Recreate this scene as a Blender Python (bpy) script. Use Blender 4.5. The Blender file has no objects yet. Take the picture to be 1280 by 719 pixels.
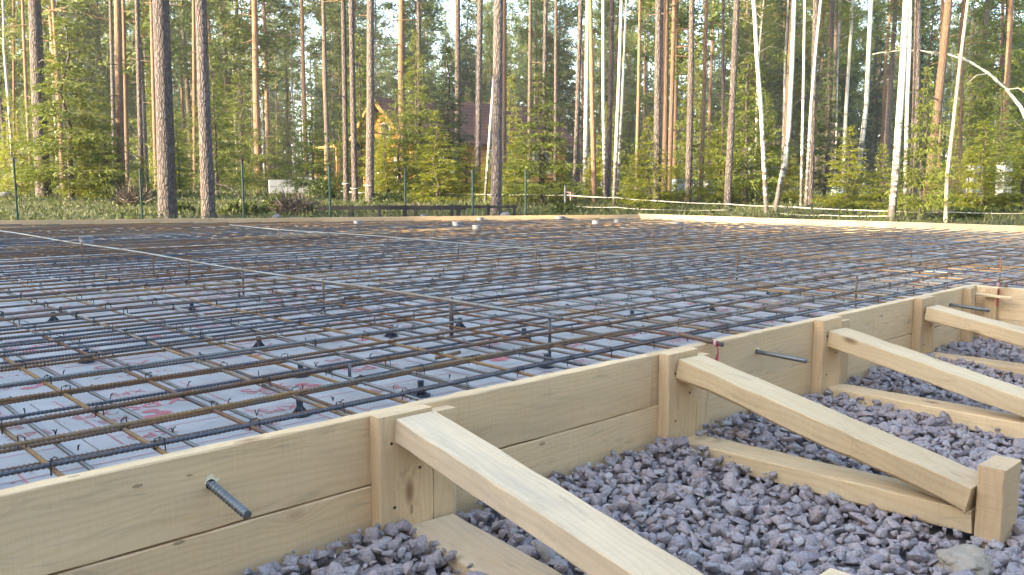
import bpy, bmesh, math, random
import numpy as np
from mathutils import Vector, Matrix, noise as mnoise

random.seed(7)
RNG = np.random.default_rng(11)
R = math.radians
scene = bpy.context.scene
COL = scene.collection

# ------------------------------------------------------------------ camera
FPX, CX, CY = 1075.0, 640.0, 359.5
PITCH, YAW, CAMH = R(6.764), R(46.978), 0.462
cam_d = bpy.data.cameras.new('camera')
cam = bpy.data.objects.new('camera', cam_d)
COL.objects.link(cam)
cam.location = (0, 0, CAMH)
cam.rotation_euler = (math.pi / 2 - PITCH, 0, YAW - math.pi / 2)
cam_d.sensor_width = 36.0
cam_d.lens = 36.0 * FPX / 1280.0
cam_d.clip_start = 0.02
cam_d.clip_end = 3000
scene.camera = cam

HD = Vector((math.cos(YAW), math.sin(YAW), 0))        # heading
RT = Vector((math.sin(YAW), -math.cos(YAW), 0))       # right
UPW = Vector((0, 0, 1))

# ------------------------------------------------------------------ light
SUN_EL = R(17)
SUN_TR, SUN_TF = 0.86, 0.51                              # light travels right and away
tv = (RT * SUN_TR + HD * SUN_TF).normalized()
to_sun = (-tv * math.cos(SUN_EL) + UPW * math.sin(SUN_EL)).normalized()
sun_d = bpy.data.lights.new('sun', 'SUN')
sun_d.energy = 3.7
sun_d.angle = R(0.53)
sun_d.color = (1.0, 0.81, 0.52)
sun = bpy.data.objects.new('sun', sun_d)
COL.objects.link(sun)
sun.rotation_euler = to_sun.to_track_quat('Z', 'Y').to_euler()
sun.location = (-20, 0, 30)

world = bpy.data.worlds.new('World')
scene.world = world
world.use_nodes = True
wn = world.node_tree
bg = wn.nodes['Background']
sky = wn.nodes.new('ShaderNodeTexSky')
sky.sky_type = 'NISHITA'
sky.sun_disc = False
sky.sun_elevation = SUN_EL
sky.sun_rotation = math.atan2(to_sun.x, to_sun.y)
sky.air_density = 1.0
sky.dust_density = 2.0
sky.ozone_density = 1.0
wn.links.new(sky.outputs[0], bg.inputs[0])
bg.inputs[1].default_value = 0.15

vs = scene.view_settings
vs.view_transform = 'Standard'
vs.look = 'None'
vs.gamma = 1.0
vs.use_curve_mapping = False
vs.exposure = 2.9
scene.render.engine = 'CYCLES'
scene.cycles.max_bounces = 6
scene.cycles.transparent_max_bounces = 8
scene.cycles.use_denoising = True


# ------------------------------------------------------------------ helpers
def ray(px, py):
    F = HD * math.cos(PITCH) - UPW * math.sin(PITCH)
    U = HD * math.sin(PITCH) + UPW * math.cos(PITCH)
    return F + RT * ((px - CX) / FPX) - U * ((py - CY) / FPX)


CAM = Vector((0, 0, CAMH))


def at_f(px, py, f):
    """point of the place seen at a picture position, f metres ahead"""
    d = ray(px, py)
    return CAM + d * (f / d.dot(HD))


def at_z(px, py, z):
    d = ray(px, py)
    return CAM + d * ((z - CAMH) / d.z)


def S(t):
    t = np.clip(t, 0, 1)
    return t * t * (3 - 2 * t)


def gz(f):
    return -0.36 + 0.09 * S((f - 7) / 4.0) + 0.45 * S((f - 11) / 10.0) + 0.12 * S((f - 20) / 40.0)


def terrain(x, y):
    f = x * HD.x + y * HD.y
    r = x * RT.x + y * RT.y
    b = S((f - 12) / 8.0)
    return gz(f) + b * 0.05 * (np.sin(r * 0.5 + f * 0.31) + np.sin(r * 0.23 - f * 0.47 + 1.3))


def solve_f(px, py):
    d = ray(px, py)
    best, bf = 9e9, 20
    for f in np.arange(11.5, 70, 0.1):
        p = CAM + d * (f / d.dot(HD))
        e = p.z - float(terrain(p.x, p.y))
        if e <= 0:
            return f
    return 60.0


def tag(o, label=None, cat=None, group=None, kind=None):
    if label: o['label'] = label
    if cat: o['category'] = cat
    if group: o['group'] = group
    if kind: o['kind'] = kind
    return o


def empty(name, loc, label=None, cat=None, group=None):
    o = bpy.data.objects.new(name, None)
    COL.objects.link(o)
    o.location = loc
    o.empty_display_size = 0.1
    return tag(o, label, cat, group)


class MB:
    """collects triangles and quads, with a material number per face"""
    def __init__(s):
        s.v, s.f, s.m, s.n = [], [], [], 0

    def add(s, verts, faces, mi=0):
        verts = np.asarray(verts, dtype=np.float64)
        s.v.append(verts)
        for f in faces:
            s.f.append(tuple(int(i) + s.n for i in f))
            s.m.append(mi)
        s.n += len(verts)

    def cards(s, c, d, w, length, width, mi=0):
        """diamond leaves: base c, unit direction d, unit side w"""
        c, d, w = map(lambda a: np.asarray(a, float).reshape(-1, 3), (c, d, w))
        k = len(c)
        L = np.broadcast_to(np.asarray(length, float).reshape(-1, 1), (k, 1))
        W = np.broadcast_to(np.asarray(width, float).reshape(-1, 1), (k, 1))
        v = np.stack([c, c + d * L * 0.45 + w * W * 0.5, c + d * L, c + d * L * 0.45 - w * W * 0.5], 1).reshape(-1, 3)
        base = s.n
        s.v.append(v)
        idx = np.arange(k) * 4 + base
        s.f.extend(map(tuple, np.stack([idx, idx + 1, idx + 2, idx + 3], 1).tolist()))
        s.m.extend([mi] * k)
        s.n += len(v)

    def tube(s, pts, radii, n=8, mi=0, cap=True, wob=0.0):
        pts = [Vector(p) for p in pts]
        ref = Vector((1, 0, 0))
        t0 = (pts[1] - pts[0]).normalized()
        if abs(t0.dot(ref)) > 0.9: ref = Vector((0, 1, 0))
        vs_ = []
        for i, p in enumerate(pts):
            t = (pts[min(i + 1, len(pts) - 1)] - pts[max(i - 1, 0)]).normalized()
            a = t.cross(ref).normalized()
            b = t.cross(a).normalized()
            for k in range(n):
                an = 2 * math.pi * k / n
                r = radii[i] * (1 + (random.uniform(-wob, wob) if wob else 0))
                vs_.append(p + a * (math.cos(an) * r) + b * (math.sin(an) * r))
        fs = []
        for i in range(len(pts) - 1):
            for k in range(n):
                k2 = (k + 1) % n
                fs.append((i * n + k, i * n + k2, (i + 1) * n + k2, (i + 1) * n + k))
        if cap:
            fs.append(tuple(range(n))[::-1])
            fs.append(tuple(range((len(pts) - 1) * n, len(pts) * n)))
        s.add(np.array([tuple(v) for v in vs_]), fs, mi)

    def box(s, lo, hi, mi=0):
        x0, y0, z0 = lo
        x1, y1, z1 = hi
        v = [(x0, y0, z0), (x1, y0, z0), (x1, y1, z0), (x0, y1, z0), (x0, y0, z1), (x1, y0, z1), (x1, y1, z1), (x0, y1, z1)]
        s.add(v, [(0, 3, 2, 1), (4, 5, 6, 7), (0, 1, 5, 4), (1, 2, 6, 5), (2, 3, 7, 6), (3, 0, 4, 7)], mi)

    def mesh(s, name, mats, smooth=False):
        me = bpy.data.meshes.new(name)
        v = np.concatenate(s.v) if s.v else np.zeros((0, 3))
        me.from_pydata(v.tolist(), [], s.f)
        for m in mats: me.materials.append(m)
        if len(mats) > 1: me.polygons.foreach_set('material_index', s.m)
        if smooth: me.polygons.foreach_set('use_smooth', [True] * len(me.polygons))
        me.update()
        return me

    def build(s, name, mats, parent=None, smooth=False, loc=None):
        if not isinstance(mats, (list, tuple)): mats = [mats]
        o = bpy.data.objects.new(name, s.mesh(name, mats, smooth))
        COL.objects.link(o)
        if parent: o.parent = parent
        if loc is not None: o.location = loc
        return o


def obj(name, me, parent=None, loc=(0, 0, 0)):
    o = bpy.data.objects.new(name, me)
    COL.objects.link(o)
    if parent: o.parent = parent
    o.location = loc
    return o


def copy_tree(root, label=None):
    """a thing, its parts and their sub-parts"""
    r = root.copy()
    COL.objects.link(r)
    if label: r['label'] = label
    for ch in list(root.children):
        c = ch.copy()
        COL.objects.link(c)
        c.parent = r
        for g in list(ch.children):
            d = g.copy()
            COL.objects.link(d)
            d.parent = c
    return r


# ------------------------------------------------------------------ materials
class NT:
    def __init__(s, name):
        s.mat = bpy.data.materials.new(name)
        s.mat.use_nodes = True
        s.t = s.mat.node_tree
        s.b = s.t.nodes['Principled BSDF']
        s.out = s.t.nodes['Material Output']

    def n(s, typ, **kw):
        nd = s.t.nodes.new(typ)
        for k, v in kw.items(): setattr(nd, k, v)
        return nd

    def l(s, a, b): s.t.links.new(a, b)

    def val(s, sock, v):
        if hasattr(v, 'links') or isinstance(v, bpy.types.NodeSocket): s.l(v, sock)
        else: sock.default_value = v

    def math(s, op, a, b=0.0, c=None, clamp=False):
        nd = s.n('ShaderNodeMath', operation=op, use_clamp=clamp)
        s.val(nd.inputs[0], a); s.val(nd.inputs[1], b)
        if c is not None: s.val(nd.inputs[2], c)
        return nd.outputs[0]

    def mix(s, f, a, b, blend='MIX'):
        nd = s.n('ShaderNodeMix', data_type='RGBA', blend_type=blend)
        s.val(nd.inputs[0], f); s.val(nd.inputs[6], a); s.val(nd.inputs[7], b)
        return nd.outputs[2]

    def noise(s, vec, scale=5, detail=3, rough=0.55, dist=0.0):
        nd = s.n('ShaderNodeTexNoise')
        s.l(vec, nd.inputs['Vector'])
        nd.inputs['Scale'].default_value = scale
        nd.inputs['Detail'].default_value = detail
        nd.inputs['Roughness'].default_value = rough
        nd.inputs['Distortion'].default_value = dist
        return nd.outputs[0]

    def vor(s, vec, scale=5, feature='F1', rnd=1.0):
        nd = s.n('ShaderNodeTexVoronoi', feature=feature)
        s.l(vec, nd.inputs['Vector'])
        nd.inputs['Scale'].default_value = scale
        nd.inputs['Randomness'].default_value = rnd
        return nd

    def map(s, vec, scale=(1, 1, 1)):
        nd = s.n('ShaderNodeVectorMath', operation='MULTIPLY')
        s.l(vec, nd.inputs[0]); nd.inputs[1].default_value = scale
        return nd.outputs[0]

    def ramp(s, f, stops):
        nd = s.n('ShaderNodeValToRGB')
        e = nd.color_ramp.elements
        while len(e) < len(stops): e.new(0.5)
        for i, (p, c) in enumerate(stops):
            e[i].position = p
            e[i].color = (c[0], c[1], c[2], 1) if not isinstance(c, (int, float)) else (c, c, c, 1)
        s.l(f, nd.inputs[0])
        return nd.outputs[0]

    def coords(s, spread=29.0):
        tc = s.n('ShaderNodeTexCoord')
        oi = s.n('ShaderNodeObjectInfo')
        off = s.math('MULTIPLY', oi.outputs['Random'], spread)
        nd = s.n('ShaderNodeVectorMath', operation='ADD')
        s.l(tc.outputs['Object'], nd.inputs[0]); s.l(off, nd.inputs[1])
        return nd.outputs[0], oi.outputs['Random'], tc.outputs['Object']

    def bump(s, h, strength=0.3, dist=0.01):
        nd = s.n('ShaderNodeBump')
        nd.inputs['Strength'].default_value = strength
        nd.inputs['Distance'].default_value = dist
        s.l(h, nd.inputs['Height'])
        s.l(nd.outputs[0], s.b.inputs['Normal'])
        return nd

    def done(s, color=None, rough=0.7, metal=0.0):
        if color is not None: s.val(s.b.inputs['Base Color'], color)
        s.val(s.b.inputs['Roughness'], rough)
        s.val(s.b.inputs['Metallic'], metal)
        return s.mat


def c4(r, g, b): return (r, g, b, 1)


def mat_wood(name, light, dark, grey=0.25, knots=1.0):
    m = NT(name)
    v, rnd, raw = m.coords()
    warp = m.noise(m.map(v, (1.3, 5.0, 5.0)), 1.0, 3, 0.6)
    sep = m.n('ShaderNodeSeparateXYZ'); m.l(raw, sep.inputs[0])
    # growth rings round a pith that lies off the middle of the piece
    cx = m.math('ADD', sep.outputs[1], m.math('MULTIPLY_ADD', rnd, 0.10, -0.02))
    cz = m.math('ADD', sep.outputs[2], m.math('MULTIPLY_ADD', rnd, -0.05, 0.06))
    rr = m.math('SQRT', m.math('ADD', m.math('MULTIPLY', cx, cx), m.math('MULTIPLY', cz, cz)))
    kv = m.vor(m.map(v, (4.2, 10.0, 10.0)), 1.0)
    sepc = m.n('ShaderNodeSeparateColor'); m.l(kv.outputs['Color'], sepc.inputs[0])
    pick = m.math('GREATER_THAN', sepc.outputs[0], 0.60)
    near = m.math('MULTIPLY', pick, m.math('SUBTRACT', 1.0, m.math('MULTIPLY', kv.outputs['Distance'], 2.6), clamp=True))
    near = m.math('MULTIPLY', near, near)
    rr = m.math('ADD', rr, m.math('MULTIPLY', warp, 0.10))
    rr = m.math('ADD', rr, m.math('MULTIPLY', near, 0.045))
    ring = m.math('MULTIPLY_ADD', m.math('SINE', m.math('MULTIPLY', rr, 520.0)), 0.5, 0.5)
    ring = m.math('POWER', ring, 2.2)
    fine = m.noise(m.map(v, (3, 70, 70)), 1.0, 3, 0.7)
    big = m.noise(m.map(v, (1.2, 6, 6)), 1.0, 3)
    f = m.math('ADD', m.math('MULTIPLY', ring, 0.26), m.math('MULTIPLY', fine, 0.50))
    f = m.math('ADD', f, m.math('MULTIPLY_ADD', big, 0.9, -0.36), clamp=True)
    col = m.mix(f, light, dark)
    # sawn-face greying and dirt
    gs = m.noise(m.map(v, (2.2, 9, 9)), 1.0, 5, 0.65)
    gm = m.math('MULTIPLY', m.ramp(gs, [(0.44, 0.0), (0.70, 1.0)]), grey)
    col = m.mix(gm, col, c4(0.36, 0.295, 0.225))
    st_ = m.noise(m.map(v, (4.5, 22, 22)), 1.0, 4, 0.7, 1.2)
    col = m.mix(m.math('MULTIPLY', m.ramp(st_, [(0.57, 0.0), (0.72, 1.0)]), 0.38), col, c4(0.22, 0.165, 0.115))
    wide = m.noise(m.map(v, (0.7, 2.5, 2.5)), 1.0, 2)
    col = m.mix(m.math('MULTIPLY', m.ramp(wide, [(0.42, 0.0), (0.7, 1.0)]), 0.45), col, c4(0.36, 0.215, 0.105))
    kn = m.math('MULTIPLY', pick, m.math('LESS_THAN', kv.outputs['Distance'], 0.11 * knots))
    soft = m.math('MULTIPLY', pick, m.ramp(kv.outputs['Distance'], [(0.04 * knots, 1.0), (0.15 * knots, 0.0)]))
    col = m.mix(m.math('MULTIPLY', soft, 0.85), col, c4(0.24, 0.12, 0.05))
    sp = m.vor(m.map(v, (9, 26, 26)), 1.0)
    spc = m.n('ShaderNodeSeparateColor'); m.l(sp.outputs['Color'], spc.inputs[0])
    spot = m.math('MULTIPLY', m.math('GREATER_THAN', spc.outputs[1], 0.93), m.math('LESS_THAN', sp.outputs['Distance'], 0.10))
    col = m.mix(m.math('MULTIPLY', spot, 0.6), col, c4(0.14, 0.09, 0.05))
    tone = m.n('ShaderNodeHueSaturation')
    m.l(col, tone.inputs['Color'])
    m.l(m.math('MULTIPLY_ADD', rnd, 0.22, 0.88), tone.inputs['Value'])
    saw = m.noise(m.map(v, (210, 14, 14)), 1.0, 2, 0.5)
    m.bump(m.math('ADD', m.math('MULTIPLY', fine, 0.7), m.math('MULTIPLY', saw, 0.8)), 0.5, 0.002)
    m.l(m.math('MULTIPLY', m.math('MULTIPLY_ADD', rnd, 0.22, 0.86), m.math('MULTIPLY_ADD', saw, 0.12, 0.95)), tone.inputs['Value'])
    return m.done(tone.outputs[0], 0.78)


WOOD = mat_wood('pine_board_sawn', c4(0.77, 0.56, 0.32), c4(0.60, 0.395, 0.19), 0.22)
WOOD_PALE = mat_wood('pine_beam_sawn', c4(0.80, 0.615, 0.365), c4(0.62, 0.425, 0.210), 0.16)
WOOD_GREY = mat_wood('pine_beam_weathered', c4(0.74, 0.575, 0.365), c4(0.57, 0.405, 0.235), 0.6)
WOOD_FAR = mat_wood('pine_board_shaded', c4(0.47, 0.36, 0.21), c4(0.33, 0.24, 0.13), 0.3)  # darker copy of the board wood, with the far board's shade in its colour


def mat_steel(name, rust_amt, base, rustc):
    m = NT(name)
    v, rnd, raw = m.coords()
    n1 = m.noise(m.map(v, (3.5, 3.5, 3.5)), 1.0, 4, 0.65)
    n2 = m.noise(v, 60.0, 3, 0.6)
    k = m.math('ADD', m.math('MULTIPLY', n1, 1.0), m.math('MULTIPLY', n2, 0.35))
    k = m.math('ADD', k, m.math('MULTIPLY_ADD', rnd, 0.3, rust_amt - 0.15))
    f = m.ramp(k, [(0.70, 0.0), (0.92, 1.0)])
    var = m.mix(n2, rustc, c4(rustc[0] * 0.45, rustc[1] * 0.4, rustc[2] * 0.4))
    bcol = m.mix(n2, base, c4(base[0] * 0.6, base[1] * 0.6, base[2] * 0.62))
    col = m.mix(f, bcol, var)
    met = m.math('MULTIPLY_ADD', f, -0.55, 0.6)
    ro = m.math('MULTIPLY_ADD', f, 0.3, 0.42)
    m.bump(n2, 0.3, 0.002)
    return m.done(col, ro, met)


STEEL = mat_steel('rebar_mill_scale', 0.09, c4(0.125, 0.132, 0.15), c4(0.22, 0.125, 0.06))
STEEL_RUST = mat_steel('rebar_rusty', 0.20, c4(0.12, 0.12, 0.125), c4(0.24, 0.13, 0.06))
STEEL_OCHRE = mat_steel('rebar_ochre_rust', 0.17, c4(0.20, 0.19, 0.165), c4(0.36, 0.22, 0.085))
STEEL_GREY = mat_steel('rebar_pale_grey', -0.08, c4(0.23, 0.235, 0.22), c4(0.28, 0.19, 0.09))


def mat_plain(name, col, rough=0.6, metal=0.0, var=0.25, scale=14):
    m = NT(name)
    v, rnd, raw = m.coords()
    n1 = m.noise(v, scale, 4, 0.6)
    k = m.math('MULTIPLY_ADD', n1, 2 * var, 1 - var)
    hs = m.n('ShaderNodeHueSaturation')
    hs.inputs['Color'].default_value = col
    m.l(k, hs.inputs['Value'])
    m.bump(n1, 0.12, 0.004)
    return m.done(hs.outputs[0], rough, metal)


XPS = NT('white_foam_board')
_v, _r, _raw = XPS.coords()
_n = XPS.noise(_v, 5.0, 5, 0.65)
_n2 = XPS.noise(_v, 150.0, 2, 0.6)
_dirt = XPS.ramp(_n, [(0.50, 0.0), (0.75, 1.0)])
_c = XPS.mix(XPS.math('MULTIPLY', _dirt, 0.6), c4(0.37, 0.36, 0.35), c4(0.22, 0.225, 0.205))
_sp = XPS.vor(_v, 42.0)
_spc = XPS.n('ShaderNodeSeparateColor'); XPS.l(_sp.outputs['Color'], _spc.inputs[0])
_c = XPS.mix(XPS.math('MULTIPLY', XPS.math('MULTIPLY', XPS.math('GREATER_THAN', _spc.outputs[0], 0.86), XPS.math('LESS_THAN', _sp.outputs['Distance'], 0.17)), 0.8), _c, c4(0.14, 0.11, 0.09))
XPS.bump(_n2, 0.15, 0.002)
XPS = XPS.done(_c, 0.55)
PRINT_RED = mat_plain('red_print', c4(0.42, 0.13, 0.14), 0.6, var=0.35, scale=60)
PRINT_DARK = mat_plain('dark_print', c4(0.16, 0.09, 0.11), 0.6, var=0.3, scale=60)
PLASTIC_DK = mat_plain('dark_grey_plastic', c4(0.035, 0.042, 0.055), 0.45)
PLASTIC_GREY = mat_plain('grey_plastic', c4(0.14, 0.145, 0.165), 0.5)
PLASTIC_PALE = mat_plain('pale_plastic', c4(0.16, 0.155, 0.17), 0.5)
WIRE = mat_plain('black_tie_wire', c4(0.03, 0.026, 0.024), 0.55, 0.3)
DEBRIS = mat_plain('brown_litter', c4(0.13, 0.075, 0.045), 0.9, var=0.5, scale=20)
NAIL = mat_plain('nail_head', c4(0.07, 0.06, 0.055), 0.5, 0.6)
HOLE = mat_plain('drilled_hole', c4(0.02, 0.015, 0.01), 0.9)
SPLINTER = mat_plain('splintered_wood', c4(0.74, 0.62, 0.42), 0.85, var=0.3, scale=120)
RIBBON = mat_plain('red_plastic_ribbon', c4(0.62, 0.07, 0.12), 0.4)
RIBBON_W = mat_plain('pale_red_ribbon', c4(0.60, 0.33, 0.36), 0.4)
TAPE = mat_plain('pale_boundary_tape', c4(0.5, 0.46, 0.40), 0.5, var=0.15)
GREEN_METAL = mat_plain('green_painted_steel', c4(0.010, 0.045, 0.025), 0.5)
DARK_TIMBER = mat_plain('dark_stained_timber', c4(0.009, 0.008, 0.009), 0.8)
BLOCK_WHITE = mat_plain('white_block_wrap', c4(0.22, 0.235, 0.26), 0.5, var=0.45, scale=5)
BLOCK_BLUE = mat_plain('pale_blue_wrap', c4(0.26, 0.33, 0.40), 0.5, var=0.3, scale=5)
ROCK_PALE = mat_plain('pale_field_stone', c4(0.13, 0.13, 0.14), 0.85, var=0.3, scale=18)
CLOD = mat_plain('dried_mortar_clod', c4(0.33, 0.27, 0.20), 0.95, var=0.45, scale=40)


def mat_gravel():
    m = NT('crushed_granite')
    g = m.n('ShaderNodeNewGeometry')
    isl = g.outputs['Random Per Island']
    base = m.ramp(isl, [(0.0, (0.245, 0.208, 0.208)), (0.2, (0.315, 0.262, 0.255)), (0.4, (0.35, 0.28, 0.26)), (0.55, (0.27, 0.238, 0.236)),
                        (0.72, (0.385, 0.325, 0.30)), (0.86, (0.35, 0.255, 0.225)), (0.95, (0.37, 0.345, 0.33)), (1.0, (0.43, 0.41, 0.39))])
    tc = m.n('ShaderNodeTexCoord')
    n1 = m.noise(tc.outputs['Object'], 55.0, 5, 0.7)
    n2 = m.vor(tc.outputs['Object'], 260.0)
    col = m.mix(m.math('MULTIPLY', m.ramp(n1, [(0.35, 1.0), (0.65, 0.0)]), 0.35), base, c4(0.15, 0.125, 0.13))
    sc = m.n('ShaderNodeSeparateColor'); m.l(n2.outputs['Color'], sc.inputs[0])
    col = m.mix(m.math('MULTIPLY', m.math('GREATER_THAN', sc.outputs[0], 0.78), 0.30), col, c4(0.46, 0.43, 0.43))
    col = m.mix(m.math('MULTIPLY', m.math('LESS_THAN', sc.outputs[0], 0.15), 0.30), col, c4(0.055, 0.05, 0.06))
    m.bump(n2.outputs['Distance'], 0.12, 0.0015)
    return m.done(col, 0.8)


GRAVEL = mat_gravel()


def mat_bark(name, low, high, crev, h0, h1, sx=24.0, sz=7.0, bump=0.8):
    m = NT(name)
    v, rnd, raw = m.coords()
    sep = m.n('ShaderNodeSeparateXYZ'); m.l(raw, sep.inputs[0])
    w = m.noise(v, 4.0, 3)
    wv = m.n('ShaderNodeVectorMath', operation='ADD')
    m.l(m.map(v, (sx, sx, sz)), wv.inputs[0])
    m.l(m.math('MULTIPLY', w, 1.6), wv.inputs[1])
    d = m.vor(wv.outputs[0], 1.0, 'DISTANCE_TO_EDGE').outputs['Distance']
    plate = m.ramp(d, [(0.0, 0.0), (0.22, 1.0)])
    fine = m.noise(m.map(v, (30, 30, 9)), 1.0, 4, 0.7)
    big = m.noise(m.map(v, (3, 3, 0.7)), 1.0, 3)
    hz = m.math('ADD', sep.outputs[2], m.math('MULTIPLY_ADD', big, 4.0, m.math('MULTIPLY_ADD', rnd, 5.0, -4.5)))
    f = m.math('DIVIDE', m.math('SUBTRACT', hz, h0), h1 - h0, clamp=True)
    col = m.mix(f, low, high)
    col = m.mix(m.math('MULTIPLY', m.math('SUBTRACT', 1.0, plate), m.math('MULTIPLY_ADD', f, -0.5, 0.85)), col, crev)
    col = m.mix(m.math('MULTIPLY', m.ramp(fine, [(0.35, 1.0), (0.6, 0.0)]), 0.4), col, crev)
    hs = m.n('ShaderNodeHueSaturation'); m.l(col, hs.inputs['Color'])
    m.l(m.math('MULTIPLY_ADD', rnd, 0.4, 0.8), hs.inputs['Value'])
    m.bump(m.math('ADD', plate, m.math('MULTIPLY', fine, 0.5)), bump, 0.02)
    return m.done(hs.outputs[0], 0.9)


BARK = mat_bark('grey_pine_bark', c4(0.140, 0.115, 0.107), c4(0.165, 0.118, 0.085), c4(0.040, 0.032, 0.030), 5, 14)
BARK_RED = mat_bark('orange_and_sunlit_pine_bark', c4(0.145, 0.105, 0.078), c4(0.225, 0.135, 0.08), c4(0.11, 0.06, 0.035), 1.0, 5.0, bump=0.4)  # reddish upper bark; the sunlight on lit trunks is in this colour too
BARK_DARK = mat_bark('dark_spruce_bark', c4(0.13, 0.105, 0.09), c4(0.15, 0.115, 0.09), c4(0.05, 0.04, 0.035), 6, 16)
BARK_DEAD = mat_bark('pale_dead_bark', c4(0.36, 0.30, 0.23), c4(0.36, 0.30, 0.23), c4(0.16, 0.13, 0.10), 50, 60, bump=0.3)


def mat_birch():
    m = NT('white_birch_bark')
    v, rnd, raw = m.coords()
    sep = m.n('ShaderNodeSeparateXYZ'); m.l(raw, sep.inputs[0])
    n = m.noise(m.map(v, (5, 5, 16)), 1.0, 4, 0.7)
    n2 = m.noise(m.map(v, (9, 9, 3)), 1.0, 3, 0.6)
    hi = m.math('MULTIPLY_ADD', sep.outputs[2], -0.09, 0.20)       # rough dark bark only near the foot
    hi = m.math('MAXIMUM', hi, 0.0)
    k = m.math('ADD', m.math('MULTIPLY', n, 0.75), m.math('MULTIPLY', n2, 0.25))
    f = m.ramp(m.math('ADD', k, hi), [(0.56, 0.0), (0.66, 1.0)])
    col = m.mix(f, c4(0.40, 0.385, 0.35), c4(0.07, 0.06, 0.055))
    m.bump(k, 0.25, 0.01)
    return m.done(col, 0.7)


BIRCH = mat_birch()


def mat_leaf(name, a, b, trans=0.35, spread=0.3):
    m = NT(name)
    g = m.n('ShaderNodeNewGeometry')
    oi = m.n('ShaderNodeObjectInfo')
    k = m.math('ADD', m.math('MULTIPLY', g.outputs['Random Per Island'], 0.7), m.math('MULTIPLY', oi.outputs['Random'], 0.3))
    col = m.mix(k, a, b)
    df = m.n('ShaderNodeBsdfPrincipled')
    m.t.nodes.remove(m.b)
    m.l(col, df.inputs['Base Color'])
    df.inputs['Roughness'].default_value = 0.6
    tr = m.n('ShaderNodeBsdfTranslucent')
    m.l(m.mix(0.5, col, m.mix(1.0, col, c4(1.6, 1.5, 0.5), 'MULTIPLY')), tr.inputs['Color'])
    mx = m.n('ShaderNodeMixShader')
    mx.inputs[0].default_value = trans
    m.l(df.outputs[0], mx.inputs[1]); m.l(tr.outputs[0], mx.inputs[2])
    m.l(mx.outputs[0], m.out.inputs['Surface'])
    return m.mat


L_SPRUCE = mat_leaf('spruce_needles', c4(0.055, 0.095, 0.014), c4(0.185, 0.205, 0.026))
L_SPRUCE_Y = mat_leaf('young_spruce_needles', c4(0.080, 0.120, 0.012), c4(0.300, 0.300, 0.030), 0.5)
L_SPRUCE_D = mat_leaf('old_spruce_needles', c4(0.030, 0.052, 0.020), c4(0.065, 0.090, 0.030), 0.25)
L_PINE = mat_leaf('pine_needles', c4(0.055, 0.090, 0.024), c4(0.150, 0.180, 0.036), 0.4)
L_BIRCH = mat_leaf('birch_leaves', c4(0.090, 0.130, 0.025), c4(0.190, 0.210, 0.045), 0.45)
L_GRASS = mat_leaf('meadow_grass', c4(0.026, 0.044, 0.009), c4(0.080, 0.088, 0.022), 0.3)
L_HERB = mat_leaf('undergrowth_leaves', c4(0.032, 0.056, 0.011), c4(0.090, 0.108, 0.022), 0.4)
L_TWIG = mat_leaf('dry_twigs', c4(0.045, 0.030, 0.022), c4(0.10, 0.07, 0.05), 0.0)


def mat_ground():
    m = NT('forest_floor')
    tc = m.n('ShaderNodeTexCoord')
    v = tc.outputs['Object']
    n1 = m.noise(v, 0.35, 5, 0.6)
    n2 = m.noise(v, 3.0, 5, 0.7)
    n3 = m.noise(v, 22.0, 4, 0.7)
    col = m.mix(m.ramp(n2, [(0.38, 0.0), (0.62, 1.0)]), c4(0.036, 0.046, 0.012), c4(0.080, 0.082, 0.022))
    col = m.mix(m.math('MULTIPLY', m.ramp(n1, [(0.5, 0.0), (0.62, 1.0)]), 0.6), col, c4(0.110, 0.080, 0.045))
    col = m.mix(m.math('MULTIPLY', n3, 0.45), col, c4(0.03, 0.035, 0.012))
    m.bump(n3, 0.8, 0.06)
    return m.done(col, 0.95)


GROUND = mat_ground()
GRAVEL_BED = mat_plain('gravel_bed', c4(0.17, 0.15, 0.15), 0.95, var=0.5, scale=60)
SAND = mat_plain('sand_bed', c4(0.30, 0.25, 0.18), 0.95, var=0.3, scale=12)


# ------------------------------------------------------------------ ground
def build_ground():
    rings = np.concatenate([np.arange(0, 40, 0.8), np.geomspace(40, 230, 22)])
    na = 150
    ang = np.linspace(0, 2 * math.pi, na, endpoint=False)
    vs_ = [(0, 0, float(terrain(0, 0)))]
    for r in rings[1:]:
        x = r * np.cos(ang); y = r * np.sin(ang)
        z = terrain(x, y)
        vs_ += list(zip(x.tolist(), y.tolist(), z.tolist()))
    fs = [(0, 1 + k, 1 + (k + 1) % na) for k in range(na)]
    for i in range(len(rings) - 2):
        a = 1 + i * na; b = a + na
        for k in range(na):
            k2 = (k + 1) % na
            fs.append((a + k, b + k, b + k2, a + k2))
    mb = MB(); mb.add(np.array(vs_), fs)
    o = mb.build('ground', GROUND, smooth=True)
    tag(o, 'green and brown forest floor round the building site', 'ground', kind='structure')


build_ground()

# slab outline in plan: outer faces of the formwork
WY = 1.435            # outer face of the near wall
TB = 0.032            # board thickness
JX = 4.30             # outer face of the short return wall
XR = 10.80            # far right edge
PA, PB = Vector((2.82, 12.95)), Vector((10.78, 8.63))    # far left edge runs from PA towards PB
SL = (PB.y - PA.y) / (PB.x - PA.x)


def far_y(x): return PA.y + (x - PA.x) * SL
def far_x(y): return min(XR, PA.x + (y - PA.y) / SL)


# sand under the slab and the gravel bed outside it
mb = MB()
P = [(-1.6, WY + 0.02), (JX + 0.02, WY + 0.02), (JX + 0.02, -2.4), (XR - 0.05, -2.4), (XR - 0.05, far_y(XR) - 0.05), (-1.6, far_y(-1.6) - 0.05)]
k = len(P)
mb.add([(x, y, -0.21) for x, y in P], [tuple(range(k))])
tag(mb.build('sand_bed', SAND), 'sand bed under the insulation boards', 'sand', kind='structure')


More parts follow.
